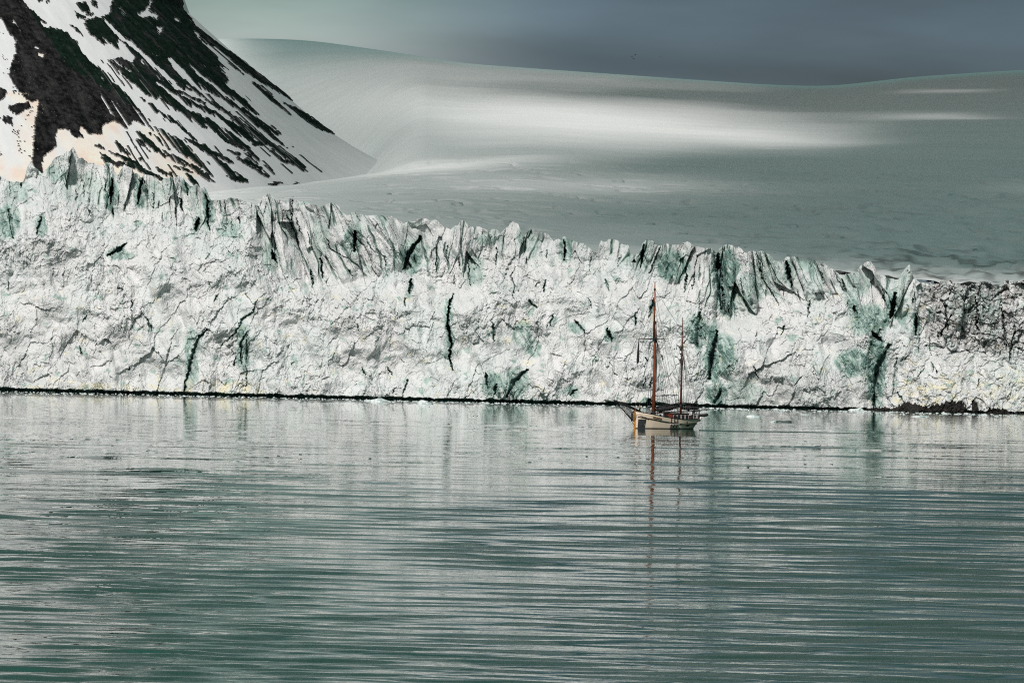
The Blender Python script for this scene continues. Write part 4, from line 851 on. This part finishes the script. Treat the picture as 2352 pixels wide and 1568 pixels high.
# deckhouse
bm = bmesh.new(); box(bm, S(12.0, 0, 2.35), (5.3, 2.9, 1.9), bevel=.06); dh = bm_obj('deckhouse', bm, M_RED, ship)
bm = bmesh.new(); box(bm, S(12.0, 0, 3.37), (5.7, 3.2, .12), bevel=.04); bm_obj('roof', bm, M_BLACK, dh)
for i in range(4):
    s_ = 10.25 + i * 1.15
    bm = bmesh.new(); n = 10; w_, h0, h1 = .47, 2.1, 2.98
    arc = [(w_ * math.cos(math.pi * t_ / n), h1 + .14 * math.sin(math.pi * t_ / n)) for t_ in range(n + 1)]; outl = [(w_, h0)] + arc + [(-w_, h0)]
    lo = [bm.verts.new(S(s_ + x_, 1.452, z_)) for x_, z_ in outl]; li = [bm.verts.new(S(s_ + x_ * .80, 1.475, h0 + .06 + (z_ - h0) * .90)) for x_, z_ in outl]; lb = [bm.verts.new(S(s_ + x_, 1.475, z_)) for x_, z_ in outl]
    for i_ in range(len(outl)):
        j_ = (i_ + 1) % len(outl); bm.faces.new((lb[i_], lb[j_], li[j_], li[i_])); bm.faces.new((lo[i_], lo[j_], lb[j_], lb[i_]))
    wf = bm_obj('window', bm, M_TRIM, dh)
    bm = bmesh.new(); bm.faces.new([bm.verts.new(S(s_ + x_ * .82, 1.462, h0 + .05 + (z_ - h0) * .91)) for x_, z_ in outl]); bm_obj('pane', bm, M_GLASS, wf)
bm = bmesh.new(); box(bm, S(8.3, .3, 2.2), (1.9, 1.8, 1.1), bevel=.25); bm_obj('hatch', bm, M_BLACK, ship, True)
bm = bmesh.new()
for s_ in (15.0, 15.5, 16.0, 16.5): tube(bm, [S(s_, float(hb(s_)) - .1, 1.9), S(s_, float(hb(s_)) - .1, 3.05)], .045, 5)
tube(bm, [S(14.8, float(hb(14.8)) - .1, 3.05), S(17.4, float(hb(17.4)) - .1, 3.15)], .04, 5); bm_obj('stern_railing', bm, M_TRIM, ship)
bm = bmesh.new(); box(bm, S(16.6, .3, 2.35), (1.5, 1.8, 1.2), bevel=.15); bm_obj('helm_box', bm, M_BLACK, ship)
bm = bmesh.new(); tube(bm, [S(17.4, 1.15, 2.4), S(17.8, 1.1, 3.9), S(18.6, 1.05, 4.2), S(20.1, 1.0, 4.15)], .09, 6); tube(bm, [S(17.6, -1.0, 2.4), S(17.9, -1.0, 3.9), S(18.7, -1.0, 4.2), S(20.1, -1.0, 4.15)], .09, 6); bm_obj('davit', bm, M_BLACK, ship)
bm = bmesh.new(); bmesh.ops.create_uvsphere(bm, u_segments=12, v_segments=8, radius=.28, matrix=Matrix.Translation(S(17.3, 1.95, 2.3)) @ Matrix.Diagonal((1, .8, 1.4, 1))); bm_obj('fender', bm, M_TRIM, ship, True)
for s_, b_, z_ in ((2.9, 1.9, 3.3), (5.2, 2.2, 2.95), (10.3, 1.9, 2.5)):
    bm = bmesh.new(); box(bm, S(s_, b_, z_), (.45, .35, .4), bevel=.08); bm_obj('deck_bollard', bm, M_BLACK, ship)

SW = ship.location; SR = Matrix.Rotation(R(225), 3, 'Z')
def shipw(s, b, z): return SR @ S(s, b, z) + SW
# inflatable dinghy in the davits
dg = empty('dinghy', shipw(18.75, .35, 2.75), R(225)); tag(dg, 'dark inflatable dinghy with outboard motor hanging at the stern of the sailing ship', 'dinghy')
bm = bmesh.new(); tube(bm, [(.65, -1.9, .25), (.7, -.5, .2), (.62, 1.0, .25), (.35, 1.7, .38), (0, 1.95, .45), (-.35, 1.7, .38), (-.62, 1.0, .25), (-.7, -.5, .2), (-.65, -1.9, .25)], [.18] + [.30] * 7 + [.18], 12); bm_obj('inflatable_tube', bm, M_RUBBER, dg, True)
bm = bmesh.new(); box(bm, (0, -.1, .02), (1.1, 2.9, .12), bevel=.04); box(bm, (0, -1.5, .3), (1.1, .1, .55)); bm_obj('floor_board', bm, M_GREYP, dg)
bm = bmesh.new(); box(bm, (0, .3, .35), (1.2, .35, .06)); bm_obj('thwart', bm, M_DARKWOOD, dg)
bm = bmesh.new(); box(bm, (0, -1.9, .85), (.36, .55, .55), bevel=.12); box(bm, (0, -1.85, .2), (.16, .22, 1.1), bevel=.04); box(bm, (0, -1.95, -.4), (.1, .5, .12), bevel=.03); bm_obj('outboard_motor', bm, M_BLACK, dg)
for y_ in (-.95, 1.05): bm = bmesh.new(); tube(bm, [(-.1, y_, 1.1), (-.55, y_, .4)], .02, 4); tube(bm, [(-.1, y_, 1.1), (.55, y_, .4)], .02, 4); bm_obj('lifting_strap', bm, M_ROPE, dg)
for y_, x_ in ((-1.2, -.98), (.2, -1.02)):
    bm = bmesh.new(); bmesh.ops.create_uvsphere(bm, u_segments=14, v_segments=9, radius=.27, matrix=Matrix.Translation((x_, y_, .1))); bm_obj('buoy', bm, M_GREYP, dg, True)

# the person on the foredeck: one continuous skinned body with clothing and hair on it
def person(loc, rz):
    root = empty('person', loc, rz)
    J = {'hip': (0, 0, .92), 'waist': (0, 0, 1.08), 'chest': (.03, 0, 1.32), 'neck': (.05, 0, 1.5), 'chin': (.07, 0, 1.56), 'head': (.08, 0, 1.66), 'crown': (.07, 0, 1.76)}
    rad_ = {'hip': .15, 'waist': .14, 'chest': .165, 'neck': .06, 'chin': .075, 'head': .10, 'crown': .06}
    E = [('hip', 'waist'), ('waist', 'chest'), ('chest', 'neck'), ('neck', 'chin'), ('chin', 'head'), ('head', 'crown')]
    for sd_, tg in ((1, 'l'), (-1, 'r')):
        fw = .32 if sd_ > 0 else .22
        for n_, p, r_ in (('sh', (.03, .19 * sd_, 1.43), .075), ('el', (.10, .27 * sd_, 1.17), .05), ('wr', (fw, .16 * sd_, 1.08), .035), ('pa', (fw + .08, .13 * sd_, 1.08), .032), ('th', (0, .10 * sd_, .86), .10), ('kn', (.03, .11 * sd_, .48), .065), ('an', (0, .11 * sd_, .09), .045), ('to', (.17, .12 * sd_, .04), .04)):
            J[n_ + tg] = p; rad_[n_ + tg] = r_
        E += [('chest', 'sh' + tg), ('sh' + tg, 'el' + tg), ('el' + tg, 'wr' + tg), ('wr' + tg, 'pa' + tg), ('hip', 'th' + tg), ('th' + tg, 'kn' + tg), ('kn' + tg, 'an' + tg), ('an' + tg, 'to' + tg)]
        for fi, (dy, ln) in enumerate(((-.027, .065), (-.009, .075), (.009, .072), (.027, .058))):
            J[f'f{fi}{tg}'] = (fw + .11, .13 * sd_ + dy, 1.075); rad_[f'f{fi}{tg}'] = .0095; J[f'g{fi}{tg}'] = (fw + .11 + ln * .8, .13 * sd_ + dy, 1.075 - ln * .5); rad_[f'g{fi}{tg}'] = .008
            E += [('pa' + tg, f'f{fi}{tg}'), (f'f{fi}{tg}', f'g{fi}{tg}')]
        J['t' + tg] = (fw + .09, .13 * sd_ - .05 * sd_, 1.06); rad_['t' + tg] = .010; E.append(('pa' + tg, 't' + tg))
    J['nose'] = (.19, 0, 1.645); rad_['nose'] = .014; E.append(('head', 'nose'))
    ks = list(J)
    def skinned(name, sel, grow, mat, parent):
        kk = [k_ for k_ in ks if k_ in sel]; me_ = bpy.data.meshes.new(name)
        me_.from_pydata([J[k_] for k_ in kk], [(kk.index(a_), kk.index(b_)) for a_, b_ in E if a_ in sel and b_ in sel], [])
        o = bpy.data.objects.new(name, me_); COL.objects.link(o)
        o.modifiers.new('skin', 'SKIN'); ly = me_.skin_vertices[0].data
        for i_, k_ in enumerate(kk): r_ = rad_[k_] + grow; ly[i_].radius = (r_, r_)
        ly[0].use_root = True
        sb = o.modifiers.new('sub', 'SUBSURF'); sb.levels = 1; sb.render_levels = 1
        bpy.context.view_layer.update()
        m2 = bpy.data.meshes.new_from_object(o.evaluated_get(bpy.context.evaluated_depsgraph_get())); bpy.data.objects.remove(o); m2.name = name
        m2.materials.clear(); m2.polygons.foreach_set('use_smooth', np.full(len(m2.polygons), True)); return link(name, m2, mat, parent)
    body = skinned('body', set(ks), 0, M_SKIN, root)
    skinned('jacket', {'waist', 'chest', 'neck', 'shl', 'ell', 'wrl', 'shr', 'elr', 'wrr', 'hip'}, .022, M_TAN, body)
    skinned('trousers', {'hip', 'thl', 'knl', 'anl', 'thr', 'knr', 'anr'}, .016, M_NAVY, body)
    bm = bmesh.new(); bmesh.ops.create_uvsphere(bm, u_segments=16, v_segments=10, radius=.128, matrix=Matrix.Translation((.045, 0, 1.70)) @ Matrix.Diagonal((1, .95, .95, 1))); bm_obj('hair', bm, M_HAIR, body, True)
    for sd_ in (1, -1):
        bm = bmesh.new(); bmesh.ops.create_uvsphere(bm, u_segments=8, v_segments=6, radius=.013, matrix=Matrix.Translation((.172, .036 * sd_, 1.665))); bm_obj('eye', bm, M_BLACK, body)
    return root
bm = bmesh.new(); fo = [bm.verts.new(S(s_, sg * (float(hb(s_)) - .2), float(sheer(s_)) - .12)) for sg, ss in ((1, (.5, 1.2, 2.2, 3.2)), (-1, (3.2, 2.2, 1.2, .5))) for s_ in ss]
bm.faces.new(fo); bm_obj('foredeck', bm, M_DECK, ship)
pr = person(shipw(1.3, .1, 3.36), R(225)); tag(pr, 'person in a tan jacket standing at the bow of the sailing ship', 'person')

# ================================================================== FLOATING ICE AND BIRDS
M_FLOE = NT('floating_ice'); v = M_FLOE.coord(); M_FLOE.base(M_FLOE.mix(M_FLOE.rng(M_FLOE.noise(v, .8, 4), .4, .65), (.70, .74, .73), (.30, .40, .38)), .4, .4); M_FLOE = M_FLOE.m
M_DICE = worn('dirty_clear_ice', (.03, .05, .045), (.09, .12, .11), 1.5, .25, .5)
def chunk(name, px, py, w, h, d, seed, mat):
    rr_ = random.Random(seed); bm = bmesh.new(); bmesh.ops.create_icosphere(bm, subdivisions=3, radius=1)
    for v_ in bm.verts:
        p = v_.co.copy(); n_ = fbm(np.array([p.x * 1.3 + seed]), np.array([p.y * 1.3 + p.z]), seed, 3)[0]
        z_ = p.z * (.6 + .9 * max(0, math.sin(p.x * 2.1 + seed))) if p.z > 0 else p.z * .6
        v_.co = Vector((p.x * w / 2 * (1 + .35 * n_), p.y * d / 2 * (1 + .3 * n_), z_ * h * (1 + .5 * n_)))
    o = bm_obj(name, bm, mat); o.location = onwater(px, py); o.rotation_euler[2] = rr_.uniform(-.3, .3); return o
FL = [(1732, 957, 4.6, .9, 2, 'pale ice floe with a raised end, right of the ship and nearest the cliff'), (1795, 969, 5.0, .5, 2, 'flat dark green ice floe, the larger of the close pair right of the ship'), (1776, 969, 1.6, .35, 1, 'small ice lump, left of the larger flat floe right of the ship'),
    (868, 922, 10, .8, 3, 'long white ice floe touching the dark waterline left of the ship'), (977, 927, 5.5, .8, 2, 'pointed greenish ice floe just off the cliff left of the ship'), (752, 923, 4.5, .25, 1.5, 'thin dark sliver of ice farthest left off the cliff'), (1852, 952, 4, .3, 1.5, 'thin grey ice sliver close under the dark teal gully'), (2111, 957, 5, .6, 2, 'pale ice floe off the black rocks at the foot of the cliff'), (1965, 942, 6, .8, 2, 'small white floe against the cliff foot left of the black rocks')]
for i, (x_, y_, w_, h_, d_, lb_) in enumerate(FL):
    tag(chunk('ice_floe', x_, y_, w_, h_, d_, 300 + i, M_DICE if i in (1, 5) else M_FLOE), lb_, 'ice floe', 'ice floes off the cliff')
SPK = [(1217, 1061), (1288, 1064), (1087, 955), (1096, 955), (986, 934), (640, 1047), (690, 1043), (735, 1064), (1752, 1055), (1718, 1072), (1420, 1050), (1348, 1048), (1850, 1066), (1890, 1072), (1910, 1066), (2260, 1106), (850, 1053), (52, 1013), (130, 1022), (258, 1023), (1470, 1052), (2062, 957), (1640, 1061)]
for i, (x_, y_) in enumerate(SPK):
    tag(chunk('ice_lump', x_, y_, .42, .10, .4, 400 + i, M_DICE), 'tiny dark lump of ice floating on open water', 'ice lump', 'tiny dark lumps of ice on the water')
# brash ice along the foot of the cliff
bm = bmesh.new(); rb = random.Random(9)
for i in range(1100):
    x_ = rb.uniform(-60, 2400); d_y = abs(rb.gauss(0, 2.6)) * (.6 + rb.random()); o_ = onwater(x_, waterW(x_) + .8 + d_y); s_ = rb.uniform(.2, .85) * (1.7 if x_ > 1650 and rb.random() < .25 else 1)
    m_ = Matrix.Translation(Vector(o_)) @ Matrix.Rotation(rb.uniform(0, 3), 4, 'Z') @ Matrix.Diagonal((s_ * rb.uniform(.8, 2), s_, s_ * rb.uniform(.25, .6), 1))
    g_ = bmesh.ops.create_icosphere(bm, subdivisions=1, radius=.6, matrix=m_)
    for v_ in g_['verts']: v_.co += Vector((rb.uniform(-.15, .15) * s_, rb.uniform(-.15, .15) * s_, rb.uniform(-.1, .1) * s_))
o = bm_obj('brash_ice', bm, M_FLOE); tag(o, 'brash ice bobbing along the foot of the cliff', 'ice', kind='stuff')
# sea birds
M_BIRD = worn('dark_feathers', (.02, .022, .025), (.05, .05, .05), 6, .8)
def bird(px, py, Y, ang, flap, label, group):
    bm = bmesh.new(); tube(bm, [(.28, 0, 0), (.2, 0, .01), (0, 0, 0), (-.22, 0, 0), (-.36, 0, .01)], [.02, .06, .09, .05, .02], 8)
    for sd_ in (1, -1):
        pts = [(.12, .06 * sd_, .02), (.14, .32 * sd_, .02 + flap * .8), (.02, .72 * sd_, .02 + flap * .6), (-.08, .34 * sd_, flap * .75), (-.10, .05 * sd_, .0)]
        t_ = [bm.verts.new(p) for p in pts]; b_ = [bm.verts.new((p[0], p[1], p[2] - .02)) for p in pts]
        bm.faces.new(t_); bm.faces.new(b_[::-1])
        for i_ in range(5): bm.faces.new((t_[i_], b_[i_], b_[(i_ + 1) % 5], t_[(i_ + 1) % 5]))
    o = bm_obj('seabird', bm, M_BIRD); o.location = P(px, py, Y) if Y else onwater(px, py) + np.array([0, 0, .12]); o.rotation_euler = (0, 0, ang); o.scale = (1.0, 1.0, 1.0) if Y else (.55, .55, .55)
    tag(o, label, 'seabird', group); return o
for i, (x_, y_) in enumerate(((1495, 761), (1493, 766), (1490, 769))): bird(x_, y_, 1470, i * 1.3, .25, 'dark seabird flying past the foremast beside the yard', 'seabirds by the foremast')
for i, (x_, y_) in enumerate(((1459, 127), (1450, 131), (1455, 136))): bird(x_, y_, 1400, .5 + i, .3, 'dark seabird in the small cluster high in the sky', 'seabirds high in the sky')
bird(1516, 131, 1500, 1.8, .1, 'lone dark seabird high in the sky right of the small cluster', 'seabirds high in the sky')
bird(687, 1058, 0, 1.5, .45, 'dark seabird with raised wings sitting on the water left of centre', 'seabirds on the water')
bird(2320, 1099, 0, 1.2, .35, 'dark seabird with raised wings on the water near the right edge', 'seabirds on the water')
# the ship's long low wake
bm = bmesh.new(); wk = [onwater(1606 + 528 * f_, 988 + 10.0 * f_ + .6 * math.sin(f_ * 9)) for f_ in np.linspace(0, 1, 60)]; rows = []
for i, p in enumerate(wk):
    h_ = .16 * (1 - .75 * i / 59); rows.append([bm.verts.new(Vector(p) + Vector((0, yy, zz))) for yy, zz in ((-2.2, -.25), (-1.1, h_ * .45), (-.35, h_), (.5, h_ * .8), (2.4, -.25))])
for i in range(59):
    for j in range(4): bm.faces.new((rows[i][j], rows[i + 1][j], rows[i + 1][j + 1], rows[i][j + 1]))
tag(bm_obj('wake', bm, wat.m, None, True), kind='structure')
